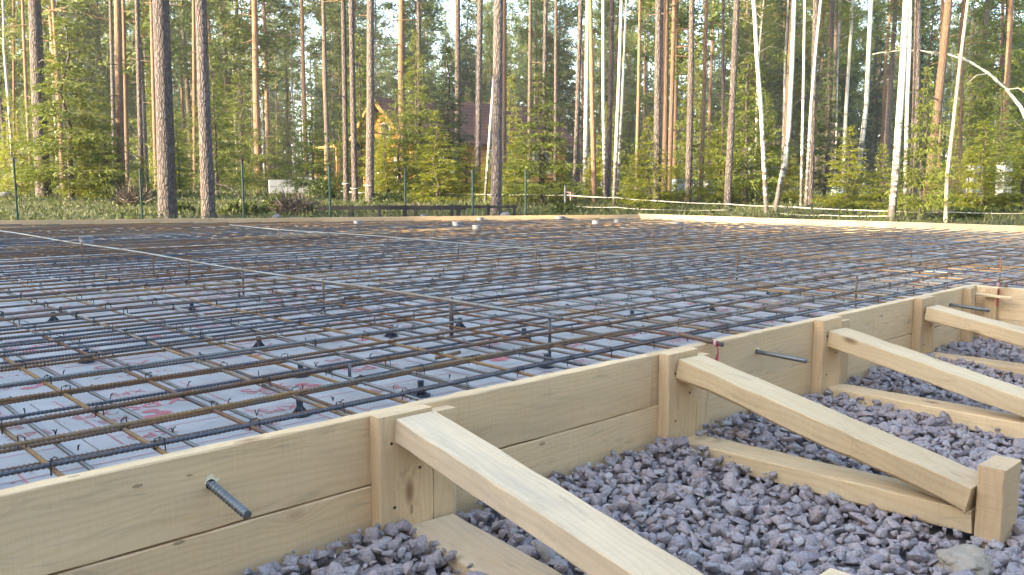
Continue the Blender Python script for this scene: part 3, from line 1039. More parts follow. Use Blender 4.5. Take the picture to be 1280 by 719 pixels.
# dowels through the near wall
for (x, ln, lab) in ((0.611, 0.125, 'ribbed steel rod sticking out of the nearest wall board'),
                     (2.398, 0.15, 'grey steel rod sticking out of the wall beside the red ribbon'),
                     (3.985, 0.15, 'thin grey rod sticking out of the wall near the far corner')):
    zc = -0.061
    t = empty('dowel_rod', (x, WY, zc), lab, 'steel rod')
    dx = 0.006 if x < 1 else 0.045
    sl_ = 0.17 if x < 1 else 0.10
    me, c = bar_mesh('rod', (x - dx * 0.1 / ln, WY + 0.1, zc + sl_ * 0.1), (x + dx, WY - ln, zc - sl_ * ln), 0.0068, STEEL_GREY, near=2.6, wob=0)
    obj('rod', me, t, c - Vector(t.location))
    mb = MB()
    n = 16
    mb.add([(0.0095 * math.cos(2 * math.pi * i / n), -0.0012, 0.0095 * math.sin(2 * math.pi * i / n)) for i in range(n)], [tuple(range(n))])
    mb.build('hole', HOLE, t)
    mb = MB()
    vs_ = []
    for i in range(22):
        a = 2 * math.pi * i / 22
        r1 = 0.0092; r2 = 0.0095 + random.uniform(0.0, 0.006) * (1.6 if math.cos(a - 0.7) > 0.2 else 0.5)
        vs_ += [(r1 * math.cos(a), -0.002, r1 * math.sin(a)), (r2 * math.cos(a), -0.0008, r2 * math.sin(a))]
    mb.add(vs_, [(2 * i, 2 * i + 1, (2 * i + 3) % 44, (2 * i + 2) % 44) for i in range(22)])
    mb.build('torn_rim', SPLINTER, t)


def ribbon(p, length, lab):
    t = empty('marker_ribbon', p, lab, 'ribbon')
    mb = MB()
    for k in range(3):
        for i in range(8):
            pass
    for k in range(2):
        pts = []
        for i in range(10):
            s = i / 9
            pts.append(((k - 0.5) * 0.010 * (0.4 + s) + 0.003 * math.sin(s * 5 + k), -0.004 - 0.003 * math.sin(s * 4 + k * 2), -s * length * (1 if k == 0 else 0.92)))
        vs_ = []
        for i, q in enumerate(pts):
            tw = 0.5 * math.sin(i * 0.7 + k)
            vs_ += [(q[0] - 0.006 * math.cos(tw), q[1] - 0.006 * math.sin(tw), q[2]), (q[0] + 0.005 * math.cos(tw), q[1] + 0.005 * math.sin(tw), q[2])]
        mb.add(vs_, [(2 * i, 2 * i + 1, 2 * i + 3, 2 * i + 2) for i in range(9)])
    mb.build('tail', RIBBON, t)
    mb = MB()
    for i in range(3):
        mb.tube([(0.0085 * math.cos(a), 0.003 * (i - 1), 0.0085 * math.sin(a)) for a in np.linspace(0, 2 * math.pi, 13)], [0.0016] * 13, 6)
    mb.build('knot', RIBBON_W, t)
    return t


t = ribbon((2.128, WY - 0.030, 0.004), 0.11, 'red ribbon hanging from a rusty bar end over the wall top')
me, c = bar_mesh('rebar', (2.126, WY + 0.10, 0.016), (2.134, WY - 0.05, 0.001), 0.0064, STEEL_RUST, near=0, wob=0)
tag(obj('rebar', me, None, c), 'short rusty bar end carrying a red ribbon', 'rebar')
ribbon((JX - 0.022, WY - 0.10, 0.012), 0.10, 'red ribbon hanging at the formwork corner')
me, c = bar_mesh('rebar', (JX + 0.07, WY - 0.09, 0.011), (JX - 0.04, WY - 0.14, 0.011), 0.006, STEEL, near=0, wob=0)
tag(obj('rebar', me, None, c), 'dark bar end lying on the corner of the formwork', 'rebar')

# plastic chairs under the mats
mb = MB()
mb.tube([(0, 0, 0), (0, 0, 0.003)], [0.036, 0.036], 20); 
chair_base = mb.mesh('chair_disc', [PLASTIC_DK], False)
mb = MB(); mb.tube([(0, 0, 0.003), (0, 0, 0.018), (0, 0, 0.040), (0, 0, 0.046)], [0.016, 0.011, 0.012, 0.013], 14)
chair_body = mb.mesh('chair_column', [PLASTIC_DK], True)
mb = MB()
for a in range(4):
    c_, s_ = math.cos(a * math.pi / 2), math.sin(a * math.pi / 2)
    mb.add([(c_ * 0.012 - s_ * 0.002, s_ * 0.012 + c_ * 0.002, 0.003), (c_ * 0.033 - s_ * 0.002, s_ * 0.033 + c_ * 0.002, 0.003), (c_ * 0.010 - s_ * 0.002, s_ * 0.010 + c_ * 0.002, 0.026),
            (c_ * 0.012 + s_ * 0.002, s_ * 0.012 - c_ * 0.002, 0.003), (c_ * 0.033 + s_ * 0.002, s_ * 0.033 - c_ * 0.002, 0.003), (c_ * 0.010 + s_ * 0.002, s_ * 0.010 - c_ * 0.002, 0.026)],
           [(0, 1, 2), (5, 4, 3), (1, 4, 5, 2)])
chair_rib = mb.mesh('chair_fin', [PLASTIC_DK])
proto = empty('bar_chair', (0, 0, 0), 'dark plastic chair holding the rebar off the foam boards', 'bar chair', 'plastic chairs under the rebar')
obj('base_disc', chair_base, proto); obj('column', chair_body, proto); obj('fin', chair_rib, proto)
sp = [(375, 519), (526, 494), (108, 452), (376, 470), (489, 420), (324, 435), (575, 410), (683, 458), (67, 402), (655, 424), (790, 400), (240, 390), (430, 385), (890, 390), (610, 352), (210, 345), (960, 372)]
for i, q in enumerate(sp):
    p = at_z(q[0], q[1], zt + 0.002)
    o = proto if i == 0 else copy_tree(proto)
    o.scale = (0.8, 0.8, 0.95); o.location = (p.x, p.y, zt + 0.002); o.rotation_euler.z = random.uniform(0, 1.5)
proto['label'] = 'dark plastic chair with wide disc foot nearest the first brace'
del proto['group']

# pipe stubs and caps on the far part of the slab
stubs = [(108, 303, 0.075, 0.055, PLASTIC_GREY, 'squat grey plastic pipe cap beside the end of the nearer rail'),
         (600, 274.5, 0.07, 0.03, PLASTIC_PALE, 'white pipe cap in front of the dark far pine'),
         (700, 273.5, 0.10, 0.04, PLASTIC_PALE, 'wide white pipe cap near the far edge, largest of them'),
         (745, 279, 0.07, 0.035, PLASTIC_PALE, 'small pinkish white cap a little nearer than the wide one'),
         (447, 279, 0.07, 0.035, PLASTIC_GREY, 'grey pipe cap below the dark timber rail'),
         (571, 281, 0.08, 0.04, PLASTIC_GREY, 'grey pipe cap nearer than the white cap beside it'),
         (596, 285, 0.07, 0.035, PLASTIC_PALE, 'pale low cap nearest the camera of the far cluster'),
         (772, 277, 0.07, 0.035, PLASTIC_GREY, 'dark grey cap close to the far slab corner'),
         (862, 273, 0.06, 0.045, PLASTIC_DK, 'dark pipe stub against the sunlit far board'),
         (848, 279, 0.09, 0.02, PLASTIC_PALE, 'flat pale lid on the bars before the sunlit board')]
for (px_, py_, r_, h_, m_, lab) in stubs:
    r_ *= 0.8
    p = at_z(px_, py_, -0.045)
    t = empty('pipe_cap', p, lab, 'pipe cap')
    mb = MB(); mb.tube([(0, 0, -0.10), (0, 0, 0.0), (0, 0, h_ * 0.75)], [r_ * 0.9, r_ * 0.92, r_ * 0.92], 18); mb.build('pipe', m_, t, True)
    mb = MB(); mb.tube([(0, 0, h_ * 0.6), (0, 0, h_ * 0.95), (0, 0, h_)], [r_, r_, r_ * 0.9], 18); mb.build('lid', m_, t, False)

# tie wires at the crossings of the near half
mb = MB()
for y in cross_y:
    if y > 6.2: continue
    for x in cross_x:
        if x > 7 or x < xb_start(y) or (y < WY + 0.05): continue
        if math.hypot(x, y) > 6.5 or random.random() < 0.10: continue
        z = Z_UX
        r_ = 0.0014 if y < 3.5 else 0.0019
        c0 = Vector((x, y, z))
        a = random.uniform(0, 6.28)
        u = Vector((math.cos(a), math.sin(a), 0))
        mb.tube([c0 + u * 0.011 + Vector((0, 0, -0.02)), c0 + u * 0.010 + Vector((0, 0, 0.007)), c0 + Vector((0, 0, 0.0095)), c0 - u * 0.010 + Vector((0, 0, 0.006)), c0 - u * 0.012 + Vector((0, 0, -0.018))], [r_] * 5, 4, cap=False)
        for q in range(random.choice((0, 1, 1, 2))):
            b_ = random.uniform(0, 6.28)
            l_ = random.uniform(0.006, 0.020)
            e = c0 + Vector((math.cos(b_) * l_ * 0.6, math.sin(b_) * l_ * 0.6, 0.006 + l_ * random.uniform(-0.1, 0.35)))
            mb.tube([c0 + Vector((0, 0, 0.006)), (c0 + e) / 2 + Vector((0, 0, 0.007)), e], [r_] * 3, 4, cap=False)
for y in ys_up:
    if y > 3.6 or y < 1.5: continue
    for x in cross_x:
        if x > 5 or x < xb_start(y) or random.random() < 0.3: continue
        c0 = Vector((x + 0.105, y, Z_LX + 0.006))
        for q in range(2):
            b_ = random.uniform(0, 6.28); l_ = random.uniform(0.006, 0.018)
            e = c0 + Vector((math.cos(b_) * l_ * 0.6, math.sin(b_) * l_ * 0.6, 0.004 + l_ * 0.6))
            mb.tube([c0, (c0 + e) / 2 + Vector((0, 0, 0.006)), e], [0.0014] * 3, 4, cap=False)
tag(mb.build('tie_wire', WIRE), 'twists of black tie wire where the bars cross', 'tie wire', kind='stuff')


g = np.random.default_rng(44)
n = 900
dx_, dy_ = g.uniform(0.2, 4.6, n), WY + 0.05 + g.random(n) ** 1.4 * 3.2
c = np.stack([dx_, dy_, np.full(n, zt + 0.003)], 1)
a = g.random(n) * 6.28
d = np.stack([np.cos(a), np.sin(a), g.uniform(0, 0.25, n)], 1); d /= np.linalg.norm(d, axis=1, keepdims=True)
w = np.stack([-np.sin(a), np.cos(a), g.normal(0, 0.2, n)], 1)
mb = MB(); mb.cards(c, d, w, np.where(g.random(n) < 0.15, g.uniform(0.03, 0.07, n), g.uniform(0.006, 0.02, n)), g.uniform(0.002, 0.007, n))
tag(mb.build('litter', DEBRIS), 'brown needles and crumbs scattered on the foam boards', 'litter', kind='stuff')
for (q, ln, ang, lab) in (((497, 400), 0.10, 0.4, 'short rusty offcut of bar lying on the foam, mid slab'), ((545, 447), 0.13, 0.25, 'rusty offcut of bar lying on the foam near the nearer rail end'), ((430, 372), 0.09, -0.2, 'tiny rusty offcut of bar under the nearer rail')):
    p = at_z(q[0], q[1], -0.09)
    o = bar((p.x, p.y, -0.092), (p.x + ln * math.cos(ang), p.y + ln * math.sin(ang), -0.094), 0.006, STEEL_RUST, lab, None, near=0, wob=0)


# ------------------------------------------------------------------ plants
def unit(a): return a / np.maximum(np.linalg.norm(a, axis=-1, keepdims=True), 1e-9)


def spruce_crown(h, rmax, base, seed, dens=1.0, card=0.11, cw=0.028, droop=0.35, power=0.85, thin=1.0):
    rr = np.random.default_rng(seed)
    mb = MB()
    z = base
    C, D, W, L_, Wd = [], [], [], [], []
    while z < h - 0.05:
        fr_ = (h - z) / (h - base)
        rad = rmax * (fr_ ** power) * rr.uniform(0.75, 1.1) + 0.04
        step = max(0.11, (0.16 + 0.10 * fr_) * (0.6 + h / 9.0)) * rr.uniform(0.8, 1.2)
        nb_ = max(2, int(rr.integers(5, 8) * thin + 0.5))
        a0 = rr.uniform(0, 6.28)
        for b in range(nb_):
            az = a0 + b * 6.283 / nb_ + rr.uniform(-0.4, 0.4)
            ln = rad * rr.uniform(0.5, 1.15)
            o = np.array([math.cos(az), math.sin(az), 0.0]); sd = np.array([-o[1], o[0], 0])
            dr = droop * rr.uniform(0.4, 1.5)
            lift = rr.uniform(0.05, 0.40)
            ns = max(3, int(ln / (0.07 if card < 0.2 else 0.12) * dens))
            zz = z + rr.uniform(-0.7, 0.7) * step

            def pos(t): return o * ln * t + np.array([0, 0, zz + ln * (lift * t - dr * t * t + 0.22 * t ** 4 * dr)])
            mb.tube([pos(0), pos(0.5), pos(1)], [0.006 + ln * 0.006, 0.005 + ln * 0.003, 0.002], 4, 1, cap=False)
            ts = 0.10 + 0.90 * (np.arange(ns) + rr.random(ns)) / ns
            for t in ts:
                p = pos(t)
                tl = ln * (0.40 * (1 - t) + 0.09) + 0.05
                for sg in (-1, 1):
                    if rr.random() < 0.12: continue
                    d = unit(o * rr.uniform(0.4, 0.95) + sd * sg * rr.uniform(0.4, 1.0) + np.array([0, 0, rr.uniform(-0.75, 0.12)]))
                    nc = max(2, int(tl / card * 2.2))
                    q = (np.arange(nc) + rr.random(nc)) / nc
                    C.append(p + d * (tl * q)[:, None] + rr.normal(0, 0.012, (nc, 3)))
                    dd = unit(d + rr.normal(0, 0.42, (nc, 3)) + np.array([0, 0, -0.1])); D.append(dd)
                    W.append(unit(np.cross(dd, rr.normal(0, 0.9, (nc, 3)) + np.array([0, 0, 0.8]))))
                    L_.append(card * rr.uniform(0.7, 1.5, nc)); Wd.append(cw * rr.uniform(0.7, 1.5, nc))
        z += step
    nt = 18
    a = rr.uniform(0, 6.28, nt); d = unit(np.stack([np.cos(a) * 0.5, np.sin(a) * 0.5, np.ones(nt)], 1))
    C.append(np.stack([np.zeros(nt), np.zeros(nt), h - 0.3 + 0.25 * np.arange(nt) / nt], 1)); D.append(d); W.append(unit(np.cross(d, rr.normal(0, 1, (nt, 3)))))
    L_.append(np.full(nt, card)); Wd.append(np.full(nt, cw * 0.8))
    mb.cards(np.concatenate(C), np.concatenate(D), np.concatenate(W), np.concatenate(L_), np.concatenate(Wd), 0)
    return mb


def clump(mb_lists, c, r, n, rr, length, width, flat=0.6):
    d = rr.normal(0, 1, (n, 3)); d[:, 2] = d[:, 2] * flat + 0.25; d = unit(d)
    off = rr.normal(0, 1, (n, 3)) * r * np.array([0.55, 0.55, 0.28])
    w = unit(np.cross(d, rr.normal(0, 1, (n, 3))))
    mb_lists[0].append(c + off); mb_lists[1].append(d); mb_lists[2].append(w)
    mb_lists[3].append(length * rr.uniform(0.7, 1.3, n)); mb_lists[4].append(width * rr.uniform(0.7, 1.3, n))


def pine_crown(h, z0, rmax, seed, nbr=34, card=0.34, cw=0.075, per=26, dead=8):
    rr = np.random.default_rng(seed)
    mb = MB(); ls = ([], [], [], [], [])
    for b in range(nbr):
        t = (b + rr.uniform(0, 1)) / nbr
        z = z0 + (h - z0) * t
        prof = math.sin(math.pi * min(1, 0.18 + 0.80 * t)) ** 0.7
        ln = rmax * prof * rr.uniform(0.5, 1.1)
        az = rr.uniform(0, 6.28); o = np.array([math.cos(az), math.sin(az), 0]); sd = np.array([-o[1], o[0], 0])
        up = rr.uniform(0.0, 0.45) + 0.3 * t

        def pos(s): return o * ln * s + np.array([0, 0, z + ln * up * s * s])
        mb.tube([pos(0), pos(0.5), pos(1)], [0.035, 0.022, 0.008], 4, 1, cap=False)
        k = max(2, int(ln / 0.42))
        for q in range(k + 2):
            s = rr.uniform(0.35, 1.05)
            c = pos(s) + sd * rr.normal(0, 0.26) * ln * 0.5 + np.array([0, 0, rr.uniform(-0.1, 0.25)])
            clump(ls, c, 0.42, per, rr, card, cw)
    for q in range(dead):
        z = rr.uniform(z0 * 0.35, z0); az = rr.uniform(0, 6.28); o = np.array([math.cos(az), math.sin(az), rr.uniform(-0.3, 0.25)])
        l_ = rr.uniform(0.4, 1.5)
        mb.tube([(0, 0, z), np.array([0, 0, z]) + o * l_ * 0.5, np.array([0, 0, z + rr.uniform(-0.1, 0.1)]) + o * l_], [0.018, 0.012, 0.004], 4, 1, cap=False)
    mb.cards(*[np.concatenate(x) for x in ls], 0)
    return mb


def birch_crown(h, z0, rmax, seed, nbr=26, per=34, card=0.085, cw=0.06):
    rr = np.random.default_rng(seed)
    mb = MB(); ls = ([], [], [], [], [])
    for b in range(nbr):
        t = (b + rr.uniform(0, 1)) / nbr
        z = z0 + (h - z0) * t
        ln = rmax * (math.sin(math.pi * min(1, 0.25 + 0.7 * t)) ** 0.8) * rr.uniform(0.5, 1.1)
        az = rr.uniform(0, 6.28); o = np.array([math.cos(az), math.sin(az), 0]); sd = np.array([-o[1], o[0], 0])

        def pos(s): return o * ln * s + np.array([0, 0, z + ln * (0.9 * s - 0.75 * s * s)])
        mb.tube([pos(0), pos(0.5), pos(1)], [0.02, 0.012, 0.004], 4, 1, cap=False)
        for q in range(max(3, int(ln / 0.3))):
            s = rr.uniform(0.25, 1.0)
            c = pos(s) + sd * rr.normal(0, 0.3) * ln * 0.4 - np.array([0, 0, rr.uniform(0, 0.5)])
            clump(ls, c, 0.38, per, rr, card * 1.3, cw, 1.0)
    mb.cards(*[np.concatenate(x) for x in ls], 0)
    return mb


def trunk_mesh(name, pts, radii, mat, n=12, flare=1.25, wob=0.05, stubs=0, seed=0):
    mb = MB()
    random.seed(seed)
    pts = [Vector(p) for p in pts]
    # refine
    P, Q = [], []
    for i in range(len(pts) - 1):
        k = max(2, int((pts[i + 1] - pts[i]).length / 0.6))
        for j in range(k):
            s = j / k
            P.append(pts[i].lerp(pts[i + 1], s)); Q.append(radii[i] * (1 - s) + radii[i + 1] * s)
    P.append(pts[-1]); Q.append(radii[-1])
    for i in range(len(P)):
        hgt = P[i].z - pts[0].z
        Q[i] *= 1 + (flare - 1) * math.exp(-max(hgt, 0) / 0.22)
    # a finer foot
    P.insert(1, P[0].lerp(P[1], 0.3)); Q.insert(1, Q[0] * 0.45 + Q[1] * 0.55)
    mb.tube(P, Q, n, 0, True, wob)
    for k in range(stubs):
        i = random.randrange(int(len(P) * 0.08), max(int(len(P) * 0.5), 2)); a = random.uniform(0, 6.28); l_ = random.uniform(0.25, 0.9)
        d = Vector((math.cos(a), math.sin(a), random.uniform(-0.25, 0.3)))
        mb.tube([P[i], P[i] + d * l_ * 0.6, P[i] + d * l_ + Vector((0, 0, random.uniform(-0.1, 0.1)))], [0.016, 0.010, 0.004], 5, 0, False)
    return mb.mesh(name, [mat], True)


# shared crowns
PINE_CR = [pine_crown(20, 10.5, 2.2, 100 + i).mesh('pine_crown', [L_PINE, BARK_RED]) for i in range(4)]
PINE_LOW = [pine_crown(17, 4.2, 2.0, 120 + i, nbr=46).mesh('pine_crown', [L_PINE, BARK_RED]) for i in range(3)]
BIRCH_CR = [birch_crown(16, 6.5, 2.0, 140 + i, nbr=34).mesh('birch_crown', [L_BIRCH, BIRCH]) for i in range(2)]
SPR_Y = [spruce_crown(h, r_, 0.25, 200 + i, card=0.085, cw=0.024, droop=dr, power=0.85, thin=1.2).mesh('spruce_crown', [L_SPRUCE_Y, BARK_DARK])
         for i, (h, r_, dr) in enumerate([(3.0, 0.85, 0.15), (4.2, 1.15, 0.2), (2.2, 0.75, 0.1)])]
SPR_T = [spruce_crown(h, r_, 0.6, 220 + i, card=0.11, cw=0.030, droop=0.3, power=0.7, dens=0.85, thin=1.1).mesh('spruce_crown', [L_SPRUCE, BARK_DARK])
         for i, (h, r_) in enumerate([(5.6, 1.45), (7.0, 1.6)])]
SPR_B = [spruce_crown(h, r_, 1.2, 240 + i, card=0.22, cw=0.065, droop=0.5, power=0.62, dens=0.75, thin=1.15).mesh('spruce_crown', [L_SPRUCE_D, BARK_DARK])
         for i, (h, r_) in enumerate([(13, 2.1), (16, 2.5)])]
Y_H = [3.0, 4.2, 2.2]; T_H = [5.6, 7.0]; B_H = [13, 16]


def straight_trunk(h, r, mat, seed, n=8):
    rr = random.Random(seed)
    pts = [(0, 0, -0.4), (0, 0, 0)] + [(rr.uniform(-0.05, 0.05) * k, rr.uniform(-0.05, 0.05) * k, h * k / 5) for k in range(1, 6)]
    rad = [r * 1.15, r * 1.05] + [r * (1 - 0.8 * k / 5) for k in range(1, 6)]
    return trunk_mesh('trunk', pts, rad, mat, n, 1.2, 0.03, 0, seed)


TR_SPR_Y = [straight_trunk(h, 0.028 + h * 0.004, BARK_DARK, i) for i, h in enumerate(Y_H)]
TR_SPR_T = [straight_trunk(h, 0.075, BARK_DARK, 10 + i) for i, h in enumerate(T_H)]
TR_SPR_B = [straight_trunk(h, 0.15, BARK_DARK, 20 + i) for i, h in enumerate(B_H)]
TR_PINE = [straight_trunk(20, 0.15, BARK_RED if i % 2 else BARK, 30 + i) for i in range(4)]
TR_PINE_L = [straight_trunk(17, 0.12, BARK_RED if i % 2 else BARK, 40 + i) for i in range(3)]
TR_BIRCH = [straight_trunk(16, 0.085, BIRCH, 50 + i) for i in range(2)]


def whole_tree(name, loc, trunk, crown, label, cat, group, s=1.0, rz=None):
    t = empty(name, loc, label, cat, group)
    t.scale = (s, s, s)
    t.rotation_euler.z = random.uniform(0, 6.28) if rz is None else rz
    obj('trunk', trunk, t); obj('crown', crown, t)
    return t


# near trunks, each with its own outline: (kind, points top to foot in the picture, width at foot, label)
NT_ = [
 ('P', [(43, 0), (48, 120), (55, 247)], 17, 'dark grey pine with a white tape ring, beside a green fence post'),
 ('P', [(201, 0), (205, 120), (210, 276)], 25, 'thickest grey pine trunk, standing close behind the far board'),
 ('P', [(251, 0), (255, 130), (261, 276)], 18.5, 'second thick grey pine close behind the far board'),
 ('R', [(147, 0), (149, 120), (152, 248)], 11, 'sunlit orange pine beside the big dark young spruce'),
 ('Q', [(318, 0), (320, 120), (324, 241)], 10.5, 'sunlit pine trunk with short dead branch stubs'),
 ('R', [(154, 0), (157, 120), (160, 243)], 6, 'thin red pine touching the sunlit orange one'),
 ('P', [(171, 0), (174, 120), (178, 242)], 7, 'slim grey pine between the orange pine and thickest trunk'),
 ('R', [(66, 0), (74, 130), (80, 241)], 6, 'leaning slender yellow-lit pine beyond the dark tape-ringed pine'),
 ('R', [(28, 0), (33, 120), (40, 238)], 5, 'thin yellow-lit pine near the picture corner fence post'),
 ('R', [(17, 0), (18, 238)], 4, 'thinnest pale pine at the picture edge'),
 ('P', [(138, 0), (141, 120), (144, 242)], 6, 'dark slim pine just beside the sunlit orange pine'),
 ('R', [(189, 0), (192, 120), (196, 241)], 6, 'yellow-lit slim pine half hidden by the thickest trunk'),
 ('R', [(242, 0), (244, 240)], 6, 'yellow-lit slim pine half hidden by the second thick trunk'),
 ('R', [(377, 0), (380, 120), (384, 238)], 6.5, 'reddish straight pine standing beyond the white blocks'),
 ('P', [(404, 0), (407, 120), (411, 242)], 7, 'leafy-sided grey pine next to the orange log house porch'),
 ('P', [(429, 0), (431, 120), (433, 252)], 8, 'grey pine with tape ring, first of three before the log house'),
 ('P', [(439, 0), (441, 120), (444, 253)], 9, 'pine with tape ring, middle of three before the log house'),
 ('P', [(463, 0), (463, 120), (462, 254)], 12, 'thickest of three taped pines before the log house'),
 ('P', [(523, 0), (524, 120), (524, 246)], 7, 'dark branchy pine crossing the orange wall of the house'),
 ('P', [(572, 0), (572, 120), (572, 242)], 9, 'grey pine in front of the brown house roof'),
 ('P', [(600, 0), (598, 120), (596, 248)], 10, 'grey pine beside the leaning thin birch'),
 ('P', [(623, 0), (622, 120), (620, 271)], 13, 'dark pine trunk standing at the end of the dark rail'),
 ('B', [(620, 60), (612, 170), (606, 256)], 4.5, 'thin leaning birch between two grey pines by the rail end'),
 ('R', [(631, 0), (630, 240)], 7, 'yellow-lit pine peeping out behind the rail-end pine'),
 ('P', [(663, 0), (662, 120), (661, 254)], 6, 'slim reddish pine behind the bright young spruce'),
 ('P', [(682, 0), (680, 120), (677, 256)], 6.5, 'slim brown pine rising out of the bright young spruce'),
 ('P', [(695, 0), (694, 244)], 5, 'dark thin pine just past the bright young spruce'),
 ('P', [(726, 0), (722, 130), (718, 252)], 7, 'brown pine behind the ribboned stake'),
 ('R', [(738, 0), (740, 120), (743, 256)], 7, 'sunlit pine beside the birch clump'),
 ('B', [(754, 0), (754, 120), (756, 254)], 5.5, 'white birch standing straight next to the sunlit pine'),
 ('P', [(765, 0), (763, 120), (759, 250)], 8.5, 'grey pine in the middle of the birch clump'),
 ('B', [(777, 0), (773, 120), (767, 256)], 6, 'pinkish leaning birch of the clump'),
 ('B', [(783, 0), (777, 140), (771, 250)], 4, 'thinnest leaning birch of the clump'),
 ('R', [(800, 0), (798, 120), (795, 242)], 5, 'far red pine standing alone before bright sky'),
 ('P', [(823, 0), (822, 120), (820, 260)], 10, 'straight grey pine, first of a close trio'),
 ('R', [(833, 0), (832, 120), (830, 252)], 9, 'orange pine, middle of a close trio'),
 ('R', [(843, 0), (840, 120), (836, 250)], 7, 'paler red pine, last of a close trio'),
 ('P', [(865, 0), (863, 120), (860, 252)], 9, 'dark straight pine beside the pale blue blocks'),
 ('Q', [(883, 0), (880, 120), (876, 251)], 6, 'red pine with long bare side branches'),
 ('P', [(904, 0), (903, 240)], 5, 'thin grey pine behind the red pine with bare branches'),
 ('P', [(921, 0), (916, 120), (909, 259)], 10, 'grey leaning pine next to the first crooked white birch'),
 ('B', [(942, 0), (944, 30), (946, 70), (951, 130), (958, 266)], 7, 'white birch with a kink near the top, first of a pair'),
 ('B', [(993, 0), (990, 83), (986, 160), (981, 205), (975, 230), (969, 264)], 8, 'crooked white birch bending at its foot, second of a pair'),
 ('B', [(1006, 0), (1004, 120), (1001, 258)], 4.5, 'very thin birch just past the crooked one'),
 ('P', [(1020, 0), (1017, 120), (1012, 256)], 9, 'reddish brown pine flanked by thin birches'),
 ('B', [(1026, 0), (1020, 60), (1014, 130), (1007, 258)], 5, 'thin birch leaning across a reddish brown pine'),
 ('P', [(1046, 0), (1043, 120), (1039, 246)], 6, 'slim brown pine beyond the thin birches'),
 ('B', [(1089, 0), (1086, 60), (1083, 130), (1076, 190), (1070, 236), (1068, 250)], 8, 'bright white birch rising out of young spruces'),
 ('B', [(1133, 0), (1129, 80), (1123, 167), (1119, 220), (1114, 277)], 11.5, 'thickest white birch, standing right behind the sunlit board'),
 ('B', [(1138, 0), (1137, 60), (1134, 130), (1131, 264)], 6.5, 'thinner white birch touching the thickest one'),
 ('P', [(1147, 0), (1145, 120), (1141, 252)], 11, 'pinkish pine just past the thickest birch'),
 ('R', [(1186, 0), (1178, 80), (1168, 170), (1158, 254)], 12, 'bright orange leaning pine behind the thin young spruce'),
 ('D', [(1210, 0), (1200, 80), (1190, 170), (1184, 220), (1182, 279)], 6.5, 'bare grey-beige crooked stem in front of the spruces'),
 ('R', [(1178, 0), (1175, 130), (1172, 250)], 6, 'reddish pine behind the bright leaning one'),
 ('R', [(1204, 60), (1201, 160), (1198, 252)], 5, 'thin reddish pine behind the crooked bare stem'),
 ('R', [(1264, 0), (1259, 100), (1253, 250)], 8, 'orange pine under the arching birch'),
 ('R', [(1253, 40), (1251, 140), (1249, 246)], 5, 'thin orange pine next to the one under the arching birch'),
]
for i, (kd, pp, w, lab) in enumerate(NT_):
    f = solve_f(*pp[-1])
    if w < 6.5 and kd in 'RP': f = max(f, 26 + (i * 7) % 9)
    W3 = [at_f(q[0], q[1], f) for q in pp][::-1]
    foot = W3[0].copy(); foot.z = float(terrain(foot.x, foot.y))
    dia = w * f / FPX * (0.76 if kd in 'BD' else (0.98 if w in (17, 13) else 0.84))
    if kd == 'B': H_ = 13 + (i * 3) % 5
    elif kd == 'D': H_ = 8.5
    else: H_ = 18 + (i * 5) % 6
    up = (W3[-1] - W3[-2]).normalized() if len(W3) > 1 else UPW
    pts = [foot - Vector((0, 0, 0.5)) - (W3[1] - W3[0]).normalized() * 0.0, foot] + [p for p in W3[1:]]
    top = pts[-1]
    rem = H_ - (top.z - foot.z)
    dirn = (up * 0.5 + UPW * 0.5).normalized()
    if rem > 1: pts += [top + (up * 0.7 + UPW * 0.3).normalized() * rem * 0.5, top + dirn * rem * 0.98]
    rad = []
    for p in pts:
        s = max(0.0, min(1.0, (p.z - foot.z) / H_))
        rad.append(dia / 2 * (1.0 - 0.72 * s) * (1.06 if p.z <= foot.z else 1.0) * 1.02)
    mat = {'P': BARK, 'R': BARK_RED, 'Q': BARK_RED, 'B': BIRCH, 'D': BARK_DEAD}[kd]
    nm = {'P': 'pine_tree', 'R': 'pine_tree', 'Q': 'pine_tree', 'B': 'birch_tree', 'D': 'dead_tree'}[kd]
    t = empty(nm, foot, lab, {'B': 'birch', 'D': 'dead tree'}.get(kd, 'pine'), {'B': 'birches at the forest edge', 'D': None}.get(kd, 'pines at the forest edge'))
    me = trunk_mesh('trunk', [p - foot for p in pts], rad, mat, 14 if w > 9 else 10, 1.22 if w > 9 else 1.12, 0.035 if w > 9 else 0.02, 10 if kd == 'Q' else (4 if w > 7 and kd in 'PR' else (0 if kd == 'B' else 1)), i)
    obj('trunk', me, t)
    tp = pts[-1] - foot
    if kd == 'B':
        c = obj('crown', BIRCH_CR[i % 2], t); s = H_ / 16.0
        c.scale = (s, s, s); c.location = (tp.x, tp.y, tp.z - H_)
    elif kd != 'D':
        c = obj('crown', PINE_CR[i % 4], t); s = H_ / 20.0
        c.scale = (s, s, s); c.location = (tp.x, tp.y, tp.z - H_ + 0.3); c.rotation_euler.z = i * 1.3

